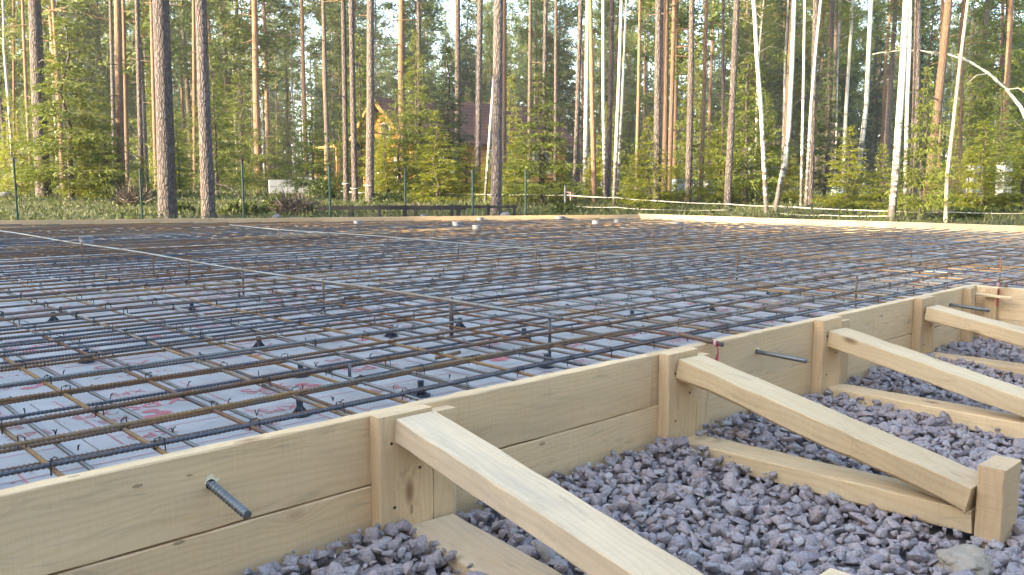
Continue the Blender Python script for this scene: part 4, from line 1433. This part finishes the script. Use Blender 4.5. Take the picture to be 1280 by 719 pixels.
# the birch bent over in an arch
f = 18.0
arch = [(1290, 262), (1292, 200), (1288, 160), (1276, 134), (1258, 112), (1236, 92), (1212, 77), (1185, 68), (1150, 63), (1118, 64), (1090, 68)]
W3 = [at_f(q[0], q[1], f + 0.25 * k) for k, q in enumerate(arch)]
foot = W3[0].copy(); foot.z = float(terrain(foot.x, foot.y))
t = empty('birch_tree', foot, 'white birch bent right over in a long arch', 'birch', 'birches at the forest edge')
pts = [foot - Vector((0, 0, 0.4)), foot] + W3[1:]
rad = [0.052, 0.05] + [max(0.048 - 0.0056 * k, 0.008) for k in range(len(W3) - 1)]
obj('trunk', trunk_mesh('trunk', [p - foot for p in pts], rad, BIRCH, 10, 1.15, 0.02, 0, 77), t)
rr = np.random.default_rng(5)
mb = MB(); ls = ([], [], [], [], [])
for k in range(7):
    b0 = np.array(W3[4 + k % 7] - foot); d = unit(np.array([rr.normal(0, 1), rr.normal(0, 1), rr.uniform(-0.6, 0.5)])); l_ = rr.uniform(0.4, 1.0)
    mb.tube([b0, b0 + d * l_ * 0.6, b0 + d * l_ + np.array([0, 0, -0.15])], [0.012, 0.008, 0.003], 4, 1, False)
    clump(ls, b0 + d * l_, 0.2, 9, rr, 0.08, 0.055, 1.0)
mb.cards(*[np.concatenate(x) for x in ls], 0)
mb.build('crown', [L_BIRCH, BIRCH], t)

# young spruces and bushes in front: (px of stem, py of tip, py of foot, kind, label)
YS = [
 (90, 22, 250, 'T', 0, 'big dark young spruce beside the sunlit orange pine'),
 (133, 95, 250, 'T', 1, 'dark spruce with drooping boughs half behind the orange pine'),
 (20, 120, 246, 'Y', 1, 'young spruce at the picture edge behind the first fence post'),
 (113, 120, 249, 'Y', 1, 'smaller spruce between the two dark spruces'),
 (180, 195, 246, 'Y', 2, 'small bright spruce at the foot of the slim grey pine'),
 (272, 60, 244, 'T', 1, 'thin dark spruce just past the second thick pine'),
 (303, 90, 243, 'T', 0, 'spruce standing behind the stubbed sunlit pine'),
 (392, 120, 246, 'T', 0, 'spruce in front of the house porch'),
 (483, 140, 250, 'Y', 1, 'spruce with thin boughs hiding the house gable'),
 (546, 140, 252, 'Y', 1, 'yellow-green spruce glowing before the house wall'),
 (521, 40, 247, 'T', 1, 'tall dark spruce crossing the house roof'),
 (560, 60, 244, 'B', 0, 'old dark spruce rising behind the brown roof'),
 (583, 178, 250, 'Y', 0, 'small spruce under the eaves'),
 (645, 176, 254, 'Y', 0, 'low spruce beside the rail-end pine'),
 (676, 92, 257, 'T', 0, 'brightest yellow-green spruce, between slim brown pines'),
 (702, 190, 254, 'Y', 1, 'spruce filling the gap beside the ribboned stake'),
 (810, 146, 260, 'Y', 1, 'bright spruce in front of the close pine trio'),
 (790, 195, 256, 'Y', 0, 'small spruce at the foot of the birch clump'),
 (846, 205, 254, 'Y', 2, 'little spruce just past the close pine trio'),
 (895, 140, 254, 'Y', 1, 'spruce behind the grey leaning pine'),
 (932, 70, 254, 'T', 0, 'spruce between the leaning pine and first birch'),
 (955, 120, 250, 'T', 1, 'dark spruce behind the kinked birch'),
 (1030, 60, 250, 'B', 1, 'old dark spruce looming beyond the thin birches'),
 (1058, 158, 262, 'Y', 1, 'bright spruce at the foot of the white birch'),
 (1100, 180, 262, 'Y', 0, 'spruce beside the thickest birch'),
 (1149, 85, 276, 'T', 0, 'tall thin young spruce in front of the bright leaning pine'),
 (1168, 190, 262, 'Y', 1, 'bushy spruce beyond the tall thin one'),
 (1225, 150, 264, 'Y', 1, 'spruce in front of the white block stacks'),
 (1208, 185, 262, 'Y', 0, 'spruce behind the bare crooked stem'),
 (1276, 150, 264, 'Y', 1, 'yellow-lit spruce at the arching birch foot'),
 (1245, 110, 252, 'T', 1, 'tall spruce behind the block stacks'),
 (985, 175, 254, 'Y', 1, 'low spruce between the crooked birch pair'),
 (740, 180, 250, 'Y', 1, 'spruce behind the sunlit pine of the birch clump'),
 (612, 190, 251, 'Y', 1, 'broad low spruce between the leaning birch and the rail-end pine'),
 (452, 45, 247, 'T', 1, 'tall thin spruce with hanging boughs between taped pines and house'),
 (500, 112, 249, 'T', 0, 'slim spruce with gaps standing before the gable door'),
 (470, 158, 249, 'Y', 1, 'thin-boughed spruce right behind the three taped pines'),
 (345, 150, 243, 'T', 0, 'spruce between the stubbed pine and the white blocks'),
 (225, 150, 246, 'T', 1, 'spruce between the two thick pines'),
]
WIDE = {90: 1.3, 489: 1.1, 546: 1.9, 521: 0.9, 583: 1.7, 133: 1.0, 113: 1.1, 452: 1.05, 500: 1.25, 470: 1.3, 645: 1.9, 676: 1.35, 612: 1.9, 810: 1.7, 1149: 0.8, 1058: 1.6, 1225: 1.7, 1276: 1.7, 467: 1.6, 560: 1.3}
for i, (px_, tip, ft, kd, vi, lab) in enumerate(YS):
    f = solve_f(px_, ft)
    foot = at_f(px_, ft, f); foot.z = float(terrain(foot.x, foot.y))
    hgt = (at_f(px_, tip, f).z - foot.z)
    H0, cr, tr = {'Y': (Y_H, SPR_Y, TR_SPR_Y), 'T': (T_H, SPR_T, TR_SPR_T), 'B': (B_H, SPR_B, TR_SPR_B)}[kd]
    t = whole_tree('spruce_tree', foot, tr[vi], cr[vi], lab, 'spruce', 'young spruces at the forest edge')
    s = hgt / H0[vi]; wf = WIDE.get(px_, 1.15); t.scale = (s * wf, s * wf, s)

# the wood beyond
rr = random.Random(3)
cells = []
kinds = (['pine'] * 70 + ['low'] * 140 + ['spruce'] * 52 + ['young'] * 84 + ['birch'] * 34)
LAB = {'pine': ('pine_tree', 'tall pine standing deep in the wood beyond the clearing', 'pine', 'pines deep in the wood'),
       'low': ('pine_tree', 'pine with boughs low on its trunk, deep in the wood', 'pine', 'low-boughed pines deep in the wood'),
       'spruce': ('spruce_tree', 'dark old spruce deep in the wood beyond the clearing', 'spruce', 'old spruces deep in the wood'),
       'young': ('spruce_tree', 'young spruce of the understorey deep in the wood', 'spruce', 'understorey spruces deep in the wood'),
       'birch': ('birch_tree', 'slender birch deep in the wood beyond the clearing', 'birch', 'birches deep in the wood')}
placed = []
HOUSE = HD * 46 + RT * (-2.5)
for i, kd in enumerate(kinds):
    for tries in range(60):
        lo, hi = {'pine': (30, 105), 'low': (34, 115), 'spruce': (38, 110), 'young': (25, 80), 'birch': (26, 80)}[kd]
        f = lo + (hi - lo) * rr.random() ** 0.85
        r_ = rr.uniform(-1, 1) * (f * 0.64 + 3)
        p = HD * f + RT * r_
        if (p - HOUSE).length < 9.5 and kd != 'birch': continue
        if f < 48 and -10 < r_ < 4 and f > 30 and kd != 'pine': continue
        if all((p - q).length > (1.6 if kd != 'young' else 1.2) for q in placed): break
    placed.append(p)
    p.z = float(terrain(p.x, p.y)) - 0.02
    nm, lab, cat, grp = LAB[kd]
    if kd == 'pine': whole_tree(nm, p, TR_PINE[i % 4], PINE_CR[i % 4], lab, cat, grp, rr.uniform(0.8, 1.15))
    elif kd == 'low': whole_tree(nm, p, TR_PINE_L[i % 3], PINE_LOW[i % 3], lab, cat, grp, rr.uniform(0.75, 1.1))
    elif kd == 'spruce': whole_tree(nm, p, TR_SPR_B[i % 2], SPR_B[i % 2], lab, cat, grp, rr.uniform(0.6, 1.1))
    elif kd == 'young': whole_tree(nm, p, (TR_SPR_T + TR_SPR_Y)[i % 5], (SPR_T + SPR_Y)[i % 5], lab, cat, grp, rr.uniform(0.7, 1.2))
    else: whole_tree(nm, p, TR_BIRCH[i % 2], BIRCH_CR[i % 2], lab, cat, grp, rr.uniform(0.75, 1.1))

# forest edge on the sunny side of the site: it keeps the low sun off the slab
k = 0
for rowi, (t0, n_) in enumerate(((13.0, 13), (15.5, 13), (18.5, 12))):
    for j in range(n_):
        c_ = -8.0 + 16.0 * (j + 0.5 * (rowi % 2)) / n_ + rr.uniform(-0.4, 0.4)
        p = HD * (-SUN_TF * t0 + SUN_TR * c_) + RT * (-SUN_TR * t0 - SUN_TF * c_)
        p.z = float(terrain(p.x, p.y)) - 0.02
        whole_tree('spruce_tree', p, TR_SPR_B[k % 2], SPR_B[k % 2], 'tall dense spruce of the forest edge on the sunny side of the site', 'spruce', 'spruces on the sunny side', rr.uniform(0.62, 0.85))
        k += 1
for j in range(16):
    c_ = 8.0 + 7.5 * (j // 2) / 8 + rr.uniform(-0.3, 0.3)
    t0 = 14.0 + 2.2 * (j % 2)
    p = HD * (-SUN_TF * t0 + SUN_TR * c_) + RT * (-SUN_TR * t0 - SUN_TF * c_)
    p.z = float(terrain(p.x, p.y)) - 0.02
    whole_tree('spruce_tree', p, TR_SPR_B[k % 2], SPR_B[k % 2], 'tall dense spruce of the forest edge on the sunny side of the site', 'spruce', 'spruces on the sunny side', rr.uniform(0.52, 0.66))
    k += 1
# unseen spruces added behind and beside the site, dimming low sky light on upright faces
for j in range(24):
    a = math.radians(-205 + 150 * j / 23 + rr.uniform(-2, 2))       # measured from straight ahead, to the right
    d_ = rr.uniform(13, 19)
    p = HD * (d_ * math.cos(a)) - RT * (d_ * math.sin(a))
    p.z = -0.36
    whole_tree('spruce_tree', p, TR_SPR_B[j % 2], SPR_B[j % 2], 'unseen dark spruce added on the gravel side to dim low sky light', 'spruce', 'added spruces on the gravel side', rr.uniform(0.65, 0.95))

# the far-off wood that closes the view
g = np.random.default_rng(91)
mbf = MB(); ls = ([], [], [], [], [])
for q in range(560):
    f = g.uniform(96, 150); r_ = g.uniform(-1, 1) * (f * 0.64 + 6)
    p = np.array(HD * f + RT * r_); p[2] = float(terrain(p[0], p[1]))
    H_ = g.uniform(11, 25); tall = g.random() < 0.5
    lo_ = 0.0 if not tall else H_ * 0.35
    for z in np.arange(lo_, H_, 0.8):
        wd = 1.9 * (1 - (z - lo_) / (H_ - lo_)) ** 0.7 + 0.3
        clump(ls, p + np.array([g.normal(0, 0.3), g.normal(0, 0.3), z]), wd, int(5 + wd * 4), g, 0.75, 0.26)
    mbf.tube([p, p + np.array([0, 0, H_ * 0.9])], [0.16, 0.06], 5, 1, False)
mbf.cards(*[np.concatenate(x) for x in ls], 0)
tag(mbf.build('far_wood', [L_PINE, BARK]), 'hazy far-off wood closing the view between the trunks', 'far wood', kind='stuff')


# ------------------------------------------------------------------ ground cover
def cover(name, n, fr_, lat, hgt, wid, mat, lab, cat, seed, lean=0.35, clumpy=True, leafy=False):
    g = np.random.default_rng(seed)
    f = fr_[0] + (fr_[1] - fr_[0]) * g.random(n) ** 1.15
    r_ = (g.random(n) * 2 - 1) * (f * 0.63 + 1)
    if clumpy:
        cc = g.integers(0, n // 14, n)
        cf = fr_[0] + (fr_[1] - fr_[0]) * g.random(n // 14) ** 1.2
        cr_ = (g.random(n // 14) * 2 - 1) * (cf * 0.63 + 1)
        sg = 0.16 if not leafy else 0.24
        f = cf[cc] + g.normal(0, sg, n); r_ = cr_[cc] + g.normal(0, sg, n)
    x = HD.x * f + RT.x * r_; y = HD.y * f + RT.y * r_
    ok = ~((y < far_y(x) + 0.15) & (x < XR + 0.15))
    x, y, f = x[ok], y[ok], f[ok]
    z = terrain(x, y)
    n = len(x)
    c = np.stack([x, y, z - 0.01], 1)
    d = unit(np.stack([g.normal(0, lean, n), g.normal(0, lean, n), np.ones(n)], 1))
    L = g.uniform(hgt[0], hgt[1], n)
    if leafy:
        c[:, 2] += g.random(n) * hgt[1] * 3.0 * g.random(n)
        d = unit(g.normal(0, 1, (n, 3)) + np.array([0, 0, 0.3]))
    w = unit(np.cross(d, g.normal(0, 1, (n, 3))))
    mb = MB(); mb.cards(c, d, w, L, g.uniform(wid[0], wid[1], n))
    return tag(mb.build(name, mat), lab, cat, kind='stuff')


cover('grass', 42000, (11.2, 30), 1, (0.05, 0.17), (0.010, 0.022), L_GRASS, 'green and straw coloured grass between the slab and the trees', 'grass', 1)
cover('grass', 22000, (11.2, 24), 1, (0.03, 0.09), (0.010, 0.022), L_GRASS, 'short even turf right behind the far boards', 'grass', 2, clumpy=False)
cover('undergrowth', 36000, (13, 46), 1, (0.035, 0.09), (0.02, 0.05), L_HERB, 'low leafy undergrowth under the trees', 'undergrowth', 3, leafy=True)

# bushes and a heap of brushwood: (px, py foot, height px, width px, material, name, label)
for i, (px_, py_, hp_, wp_, m_, nm, lab, cat) in enumerate([
        (372, 268, 17, 40, L_TWIG, 'brush_heap', 'brown heap of twigs behind the far board', 'brush heap'),
        (225, 266, 14, 30, L_HERB, 'bush', 'dark low bush between the two thick pines', 'bush'),
        (345, 266, 24, 34, L_HERB, 'bush', 'leafy bush beside the brown twig heap', 'bush'),
        (300, 268, 18, 46, L_HERB, 'bush', 'wide low bush past the second thick pine', 'bush'),
        (168, 256, 13, 32, L_TWIG, 'brush_heap', 'dark root heap at the foot of the orange pine', 'brush heap'),
        (400, 250, 26, 40, L_HERB, 'bush', 'bright bush in front of the white blocks', 'bush'),
        (490, 252, 14, 60, L_HERB, 'bush', 'low bright shrub before the orange house wall', 'bush'),
        (705, 266, 12, 30, L_HERB, 'bush', 'small round bush near the ribboned stake', 'bush'),
        (1205, 272, 10, 40, L_HERB, 'bush', 'low green bush at the bare crooked stem', 'bush')]):
    f = min(solve_f(px_, py_), 24.0)
    foot = at_f(px_, py_, f); foot.z = float(terrain(foot.x, foot.y))
    g = np.random.default_rng(300 + i)
    hh, ww = hp_ * f / FPX, wp_ * f / FPX / 2
    n = 900 if m_ is L_HERB else 700
    a = g.random(n) * 6.28; rad = np.sqrt(g.random(n)) * ww
    prof = np.sqrt(np.maximum(0, 1 - (rad / ww) ** 2))
    lump = 0.75 + 0.35 * np.sin(a * 3 + i) * g.random(n)
    c = np.stack([rad * np.cos(a), rad * np.sin(a), g.random(n) ** 0.6 * hh * prof * lump], 1)
    d = unit(g.normal(0, 1, (n, 3)) + np.array([0, 0, 0.4])); w = unit(np.cross(d, g.normal(0, 1, (n, 3))))
    mb = MB()
    if m_ is L_HERB: mb.cards(c, d, w, g.uniform(0.05, 0.12, n), g.uniform(0.03, 0.06, n))
    else: mb.cards(c, d, w, g.uniform(0.15, 0.5, n), g.uniform(0.008, 0.02, n))
    tag(mb.build(nm, m_, loc=foot), lab, cat)

# ------------------------------------------------------------------ log house behind the trees
LOG = NT('orange_log_wall')
_v, _r, _raw = LOG.coords(0)
_s = LOG.n('ShaderNodeSeparateXYZ'); LOG.l(_raw, _s.inputs[0])
_b = LOG.math('ABSOLUTE', LOG.math('SINE', LOG.math('MULTIPLY', _s.outputs[2], 16.0)))
_n = LOG.noise(LOG.map(_v, (1, 1, 8)), 2.0, 4)
_c = LOG.mix(_n, c4(0.55, 0.27, 0.07), c4(0.38, 0.17, 0.04))
_c = LOG.mix(LOG.math('LESS_THAN', _b, 0.16), _c, c4(0.20, 0.085, 0.02))
LOG.bump(_b, 0.8, 0.05)
LOG = LOG.done(_c, 0.6)
ROOF = NT('purple_brown_roof_tiles')
_v, _r, _raw = ROOF.coords(0)
_s = ROOF.n('ShaderNodeSeparateXYZ'); ROOF.l(_raw, _s.inputs[0])
_w = ROOF.math('FRACT', ROOF.math('MULTIPLY', _s.outputs[2], 5.0))
_c = ROOF.mix(_w, c4(0.110, 0.060, 0.050), c4(0.065, 0.036, 0.030))
ROOF.bump(_w, 0.6, 0.04)
ROOF.b.inputs['Specular IOR Level'].default_value = 0.15
ROOF = ROOF.done(_c, 0.9)
FASCIA = mat_plain('orange_fascia', c4(0.52, 0.27, 0.09), 0.6)
GLASS = mat_plain('dark_window_glass', c4(0.05, 0.06, 0.07), 0.08, var=0.05)
WHITE = mat_plain('white_paint', c4(0.78, 0.78, 0.76), 0.5, var=0.08)
SOFFIT = mat_plain('dark_soffit', c4(0.10, 0.06, 0.035), 0.8)

ha = (RT * 0.85 + HD * 0.527).normalized()       # along the ridge
hb = Vector((ha.y, -ha.x, 0))                    # towards the camera side
base = at_f(483, 232, 45.0) ; base.z = float(terrain(base.x, base.y))
house = empty('log_house', base, 'orange log house with a purple brown roof half hidden by trees', 'house')
house.rotation_euler.z = math.atan2(ha.y, ha.x)  # local +X along ridge, local -Y towards camera
Lh, Wh, ze, zr = 9.0, 3.3, 2.75, 4.75
mb = MB()
mb.add([(0, -Wh, 0), (0, Wh, 0), (0, Wh, ze), (0, 0, zr - 0.1), (0, -Wh, ze), (Lh, -Wh, 0), (Lh, Wh, 0), (Lh, Wh, ze), (Lh, 0, zr - 0.1), (Lh, -Wh, ze)],
       [(0, 1, 2, 3, 4), (9, 8, 7, 6, 5), (0, 4, 9, 5), (1, 6, 7, 2)])
mb.build('wall', LOG, house)
mb = MB()
ov, oe = 0.7, 0.65
sl = (zr - ze) / Wh
for sg in (-1, 1):
    y1 = sg * (Wh + oe); z1 = ze - sl * oe
    top = [(-ov, 0, zr), (Lh + ov, 0, zr), (Lh + ov, y1, z1), (-ov, y1, z1)]
    bot = [(x, y, z - 0.12) for x, y, z in top]
    mb.add(top + bot, [(0, 1, 2, 3) if sg < 0 else (3, 2, 1, 0), (4, 7, 6, 5), (1, 5, 6, 2), (2, 6, 7, 3), (3, 7, 4, 0)], 0)
roof = mb.build('roof', ROOF, house)
mb = MB()
for sg in (-1, 1):
    y1 = sg * (Wh + oe); z1 = ze - sl * oe
    mb.add([(-ov - 0.02, 0, zr + 0.02), (-ov - 0.02, y1, z1 + 0.02), (-ov - 0.02, y1, z1 - 0.2), (-ov - 0.02, 0, zr - 0.22),
            (-ov + 0.03, 0, zr + 0.02), (-ov + 0.03, y1, z1 + 0.02), (-ov + 0.03, y1, z1 - 0.2), (-ov + 0.03, 0, zr - 0.22)],
           [(0, 1, 2, 3), (4, 7, 6, 5), (0, 4, 5, 1), (3, 2, 6, 7)])
mb.build('fascia', FASCIA, roof)
for (y0, y1, z0, z1, nm) in ((-1.9, -1.1, 0.15, 2.0, 'door'), (0.3, 1.5, 0.9, 2.0, 'window'), (-0.6, 0.5, 2.7, 3.5, 'window')):
    mb = MB(); mb.box((-0.05, y0, z0), (0.0, y1, z1)); o = mb.build(nm, WHITE, house)
    if nm == 'window':
        mb = MB(); mb.box((-0.058, y0 + 0.08, z0 + 0.08), (-0.051, (y0 + y1) / 2 - 0.03, z1 - 0.08)); mb.box((-0.058, (y0 + y1) / 2 + 0.03, z0 + 0.08), (-0.051, y1 - 0.08, z1 - 0.08)); mb.build('pane', GLASS, o)
for (x0, x1) in ((1.0, 2.2), (4.2, 5.6), (6.9, 8.0)):
    mb = MB(); mb.box((x0, -Wh - 0.05, 0.9), (x1, -Wh, 2.1)); o = mb.build('window', WHITE, house)
    mb = MB(); mb.box((x0 + 0.08, -Wh - 0.058, 0.98), ((x0 + x1) / 2 - 0.03, -Wh - 0.051, 2.02)); mb.box(((x0 + x1) / 2 + 0.03, -Wh - 0.058, 0.98), (x1 - 0.08, -Wh - 0.051, 2.02)); mb.build('pane', GLASS, o)
# porch on the gable side
mb = MB(); mb.add([(-2.6, 0.4, 2.3), (-0.06, 0.4, 2.75), (-0.06, 4.0, 2.75), (-2.6, 4.0, 2.3), (-2.6, 0.4, 2.2), (-0.06, 0.4, 2.65), (-0.06, 4.0, 2.65), (-2.6, 4.0, 2.2)],
                  [(0, 1, 2, 3), (7, 6, 5, 4), (0, 4, 5, 1), (3, 2, 6, 7), (0, 3, 7, 4)]); mb.build('porch_roof', FASCIA, house)
for y_ in (0.55, 2.2, 3.85):
    mb = MB(); mb.box((-2.5, y_ - 0.07, -0.1), (-2.36, y_ + 0.07, 2.21)); mb.build('porch_post', FASCIA, house)

# ------------------------------------------------------------------ fences, tape, stacks
PX_F = [(22, 198, 274, 'green fence post at the picture edge'), (178, 213, 273, 'green fence post beside the thickest pine'),
        (305, 205, 272, 'green fence post past the second thick pine'), (413, 209, 270, 'green fence post before the white blocks'),
        (507, 212, 271, 'green fence post in front of the orange house wall'), (591, 214, 270, 'green fence post beside the leaning thin birch'),
        (657, 214, 268, 'green fence post at the low spruce')]
fposts = []
for (px_, ty, fy, lab) in PX_F:
    f = 12.9 if px_ < 450 else (13.7 if px_ < 640 else 14.5)
    p = at_f(px_, fy, f); z0 = float(terrain(p.x, p.y)); zt_ = at_f(px_, ty, f).z
    t = empty('fence_post', (p.x, p.y, z0), lab, 'fence post', 'green steel fence posts')
    mb = MB(); mb.box((-0.012, -0.012, -0.4), (0.012, 0.012, zt_ - z0)); mb.build('post_shaft', GREEN_METAL, t)
    mb = MB(); mb.box((-0.014, -0.014, zt_ - z0 + 0.001), (0.014, 0.014, zt_ - z0 + 0.015)); mb.build('cap', PLASTIC_DK, t)
    fposts.append((Vector((p.x, p.y, z0)), zt_ - z0))
mb = MB()
for hh in (0.25, 0.5):
    for i in range(len(fposts) - 1):
        a, b = fposts[i][0] + Vector((0, 0, hh)), fposts[i + 1][0] + Vector((0, 0, hh))
        mb.tube([a, (a + b) / 2 - Vector((0, 0, 0.03)), b], [0.003] * 3, 4, cap=False)
tag(mb.build('fence_wire', GREEN_METAL), 'thin fence wire strung between the green posts', 'fence wire')


def tape(pts, lab, w=0.008):
    P = [at_f(x, y, f) for x, y, f in pts]
    mb = MB()
    vs_ = []
    n = 0
    for i in range(len(P) - 1):
        for s in np.linspace(0, 1, 8, endpoint=(i == len(P) - 2)):
            p = P[i].lerp(P[i + 1], float(s)) - Vector((0, 0, 0.012 * math.sin(math.pi * s)))
            tw = 0.5 * math.sin(n * 0.25)
            vs_ += [p + Vector((0, math.sin(tw) * w, math.cos(tw) * w)), p - Vector((0, math.sin(tw) * w, math.cos(tw) * w))]
            n += 1
    th = Vector((0.002, 0.002, 0))
    front = [tuple(v) for v in vs_]; back = [tuple(v + th) for v in vs_]
    m2 = len(front)
    fs = [(2 * i, 2 * i + 1, 2 * i + 3, 2 * i + 2) for i in range(n - 1)] + [(m2 + 2 * i, m2 + 2 * i + 2, m2 + 2 * i + 3, m2 + 2 * i + 1) for i in range(n - 1)]
    fs += [(2 * i, 2 * i + 2, m2 + 2 * i + 2, m2 + 2 * i) for i in range(n - 1)] + [(2 * i + 1, m2 + 2 * i + 1, m2 + 2 * i + 3, 2 * i + 3) for i in range(n - 1)]
    mb.add(front + back, fs)
    tag(mb.build('boundary_tape', TAPE), lab, 'tape')


tape([(426, 239, 20.5), (462, 241, 20), (524, 240, 21.5), (600, 243, 20), (661, 243, 18.6), (709, 244, 17.5), (770, 247, 17.0), (820, 251, 16.6), (909, 255, 16.5), (975, 258, 16.2), (1114, 264, 14.8), (1182, 265, 14.6), (1300, 267, 14.8)],
     'pale boundary tape strung from the taped pines past the stake to the thick birch')
tape([(720, 258, 16.5), (770, 259, 16.0), (820, 262, 15.6), (909, 262.5, 15.6)], 'lower pale tape across the grass at the close pine trio', 0.005)
tape([(975, 267, 15.0), (1030, 269, 14.6), (1110, 270, 14.3)], 'lowest pale tape in the grass between two birches', 0.005)


def ring_tape(px_, py_, f, r_, lab):
    p = at_f(px_, py_, f)
    mb = MB()
    pts = [(math.cos(a) * r_, math.sin(a) * r_, 0.02 * math.sin(a + 1)) for a in np.linspace(0, 2 * math.pi, 17)]
    mb.tube(pts, [0.010] * 17, 6, cap=False)
    tag(mb.build('tape_ring', TAPE, loc=p), lab, 'tape')


for (k, py_, lab) in ((0, 230, 'pale tape tied round the dark pine beside the fence post'), (15, 229, 'pale tape round the first of three taped pines'),
                      (16, 235, 'pale tape round the middle of three taped pines'), (17, 231, 'pale tape round the thickest of three taped pines')):
    kd, pp, w, _l = NT_[k]
    f = solve_f(*pp[-1]); ring_tape(pp[-1][0] - 1, py_, f, w * f / FPX / 2 * 0.87 + 0.010, lab)

# grey stake with a ribbon
f = 17.5
p = at_f(706, 258, f); z0 = float(terrain(p.x, p.y)); zt_ = at_f(706, 232, f).z
t = empty('marker_stake', (p.x, p.y, z0), 'thin grey stake with a pinkish ribbon beside it, before the brown pine', 'stake')
mb = MB(); mb.tube([(0, 0, -0.2), (0.01, 0, zt_ - z0)], [0.024, 0.02], 8); mb.build('stake_shaft', PLASTIC_GREY, t)
q = at_f(713, 243, f) - Vector((p.x, p.y, z0))
mb = MB()
mb.tube([Vector((0.005, 0, q.z + 0.05)), q + Vector((0, 0, 0.03)), q + Vector((0.01, 0, -0.06)), q + Vector((0, 0, -0.13))], [0.012, 0.028, 0.02, 0.010], 7)
mb.build('ribbon', mat_plain('pinkish_ribbon', c4(0.36, 0.21, 0.21), 0.5), t)

# stacks of wrapped blocks
for (px_, fy, wp_, hp_, f, m_, lab) in ((352, 244, 30, 17, 27, BLOCK_WHITE, 'white wrapped block stack behind the brown twig heap'),
                                       (384, 245, 22, 20, 27, BLOCK_WHITE, 'smaller white block stack next to the reddish pine'),
                                       (848, 253, 22, 18, 21, BLOCK_BLUE, 'pale blue wrapped block stack between dark pines'),
                                       (888, 253, 20, 18, 21.5, BLOCK_WHITE, 'white block stack beside the red pine with bare branches'),
                                       (1045, 252, 12, 20, 21, BLOCK_BLUE, 'narrow pale blue drum-high stack beyond the thin birches'),
                                       (1214, 265, 15, 40, 18.5, BLOCK_WHITE, 'tall white block stack behind the spruce, first of two'),
                                       (1252, 266, 13, 44, 18.5, BLOCK_WHITE, 'tall narrow white block stack, second of two')):
    p = at_f(px_, fy, f); p.z = float(terrain(p.x, p.y))
    w, h = wp_ * f / FPX, hp_ * f / FPX + 0.1
    t = empty('block_stack', p, lab, 'block stack')
    t.rotation_euler.z = YAW + 0.3
    mb = MB(); mb.box((-w / 2, -w / 2, 0), (w / 2, w / 2, 0.1)); mb.build('pallet', DARK_TIMBER, t)
    mb = MB()
    nl = max(2, int(h / 0.22))
    for q in range(nl):
        z0 = 0.102 + (h - 0.1) * q / nl; z1 = 0.102 + (h - 0.1) * (q + 1) / nl - 0.012
        j = 0.01
        for s in range(2):
            ya, yb = (-w / 2 + s * w / 2 + 0.004, s * w / 2 - 0.004)
            mb.box((-w / 2 + random.uniform(0, j), ya, z0), (w / 2 - random.uniform(0, j), yb, z1))
    mb.build('block_layer', m_, t)

# dark rail on short posts
f = 13.5
A, B_ = at_f(402, 262, f), at_f(575, 264, f)
t = empty('low_rail', A, 'low dark timber rail on short posts behind the far board', 'rail')
loc = Vector(t.location)
zt_ = at_f(480, 257.5, f).z
mb = MB()
d = (B_ - A); d.z = 0; dn = d.normalized(); sd = Vector((-dn.y, dn.x, 0))
def slab_box(a, b, hw, z0, z1):
    v = [a - sd * hw, a + sd * hw, b + sd * hw, b - sd * hw]
    return [(q.x - loc.x, q.y - loc.y, z - loc.z) for z in (z0, z1) for q in v]
BF = [(0, 3, 2, 1), (4, 5, 6, 7), (0, 1, 5, 4), (1, 2, 6, 5), (2, 3, 7, 6), (3, 0, 4, 7)]
mb.add(slab_box(A - dn * 0.05, B_ + dn * 0.1, 0.03, zt_ - 0.06, zt_), BF); mb.build('beam', DARK_TIMBER, t)
mb = MB(); A2, B2 = A + sd * 0.55 + dn * 0.7, B_ + sd * 0.55 + dn * 0.9
mb.add(slab_box(A2, B2, 0.025, zt_ - 0.05, zt_ - 0.005), BF); mb.build('beam', DARK_TIMBER, t)
for px_ in (439, 506, 573):
    q = at_f(px_, 262, f); mb = MB(); mb.add(slab_box(q - dn * 0.03, q + dn * 0.03, 0.034, -0.6, zt_ + 0.012), BF); mb.build('post', DARK_TIMBER, t)
for s in (0.05, 0.3, 0.55, 0.8, 0.98):
    q = A2.lerp(B2, s); mb = MB(); mb.add(slab_box(q - dn * 0.025, q + dn * 0.025, 0.028, -0.6, zt_ + 0.01), BF); mb.build('post', DARK_TIMBER, t)
# pale stones behind the board
for i, (px_, py_, s, lab) in enumerate(((632, 268, 0.085, 'pale rounded stone at the end of the dark rail'), (529, 270, 0.06, 'small pale stone below the dark rail'),
                                       (6, 254, 0.12, 'pale stone in the grass at the picture edge'), (346, 270, 0.06, 'whitish stone beside the brown twig heap'))):
    f = (13.8, 13.4, 19, 12.7)[i]
    p = at_f(px_, py_, f); p.z = float(terrain(p.x, p.y)) + s * 0.5
    if i != 2: p.z = at_f(px_, py_, f).z - s * 0.3
    tag(lumpy('field_stone', p, s, s, s * 0.75, ROCK_PALE, i + 5, 0.25, 1.2, 3), lab, 'stone')
print('boards', nb, 'objects', len(bpy.data.objects))

# thin low-sun haze in the air
mb = MB(); mb.box((-240, -240, -2.5), (240, 240, 42))
HZ = bpy.data.materials.new('haze_air'); HZ.use_nodes = True
t_ = HZ.node_tree
t_.nodes.remove(t_.nodes['Principled BSDF'])
pv = t_.nodes.new('ShaderNodeVolumePrincipled')
pv.inputs['Color'].default_value = (0.92, 0.95, 1.0, 1)
pv.inputs['Density'].default_value = 0.0008
pv.inputs['Anisotropy'].default_value = 0.2
t_.links.new(pv.outputs[0], t_.nodes['Material Output'].inputs['Volume'])
tag(mb.build('haze', HZ), 'thin pale haze hanging in the air of the wood', 'haze', kind='stuff')
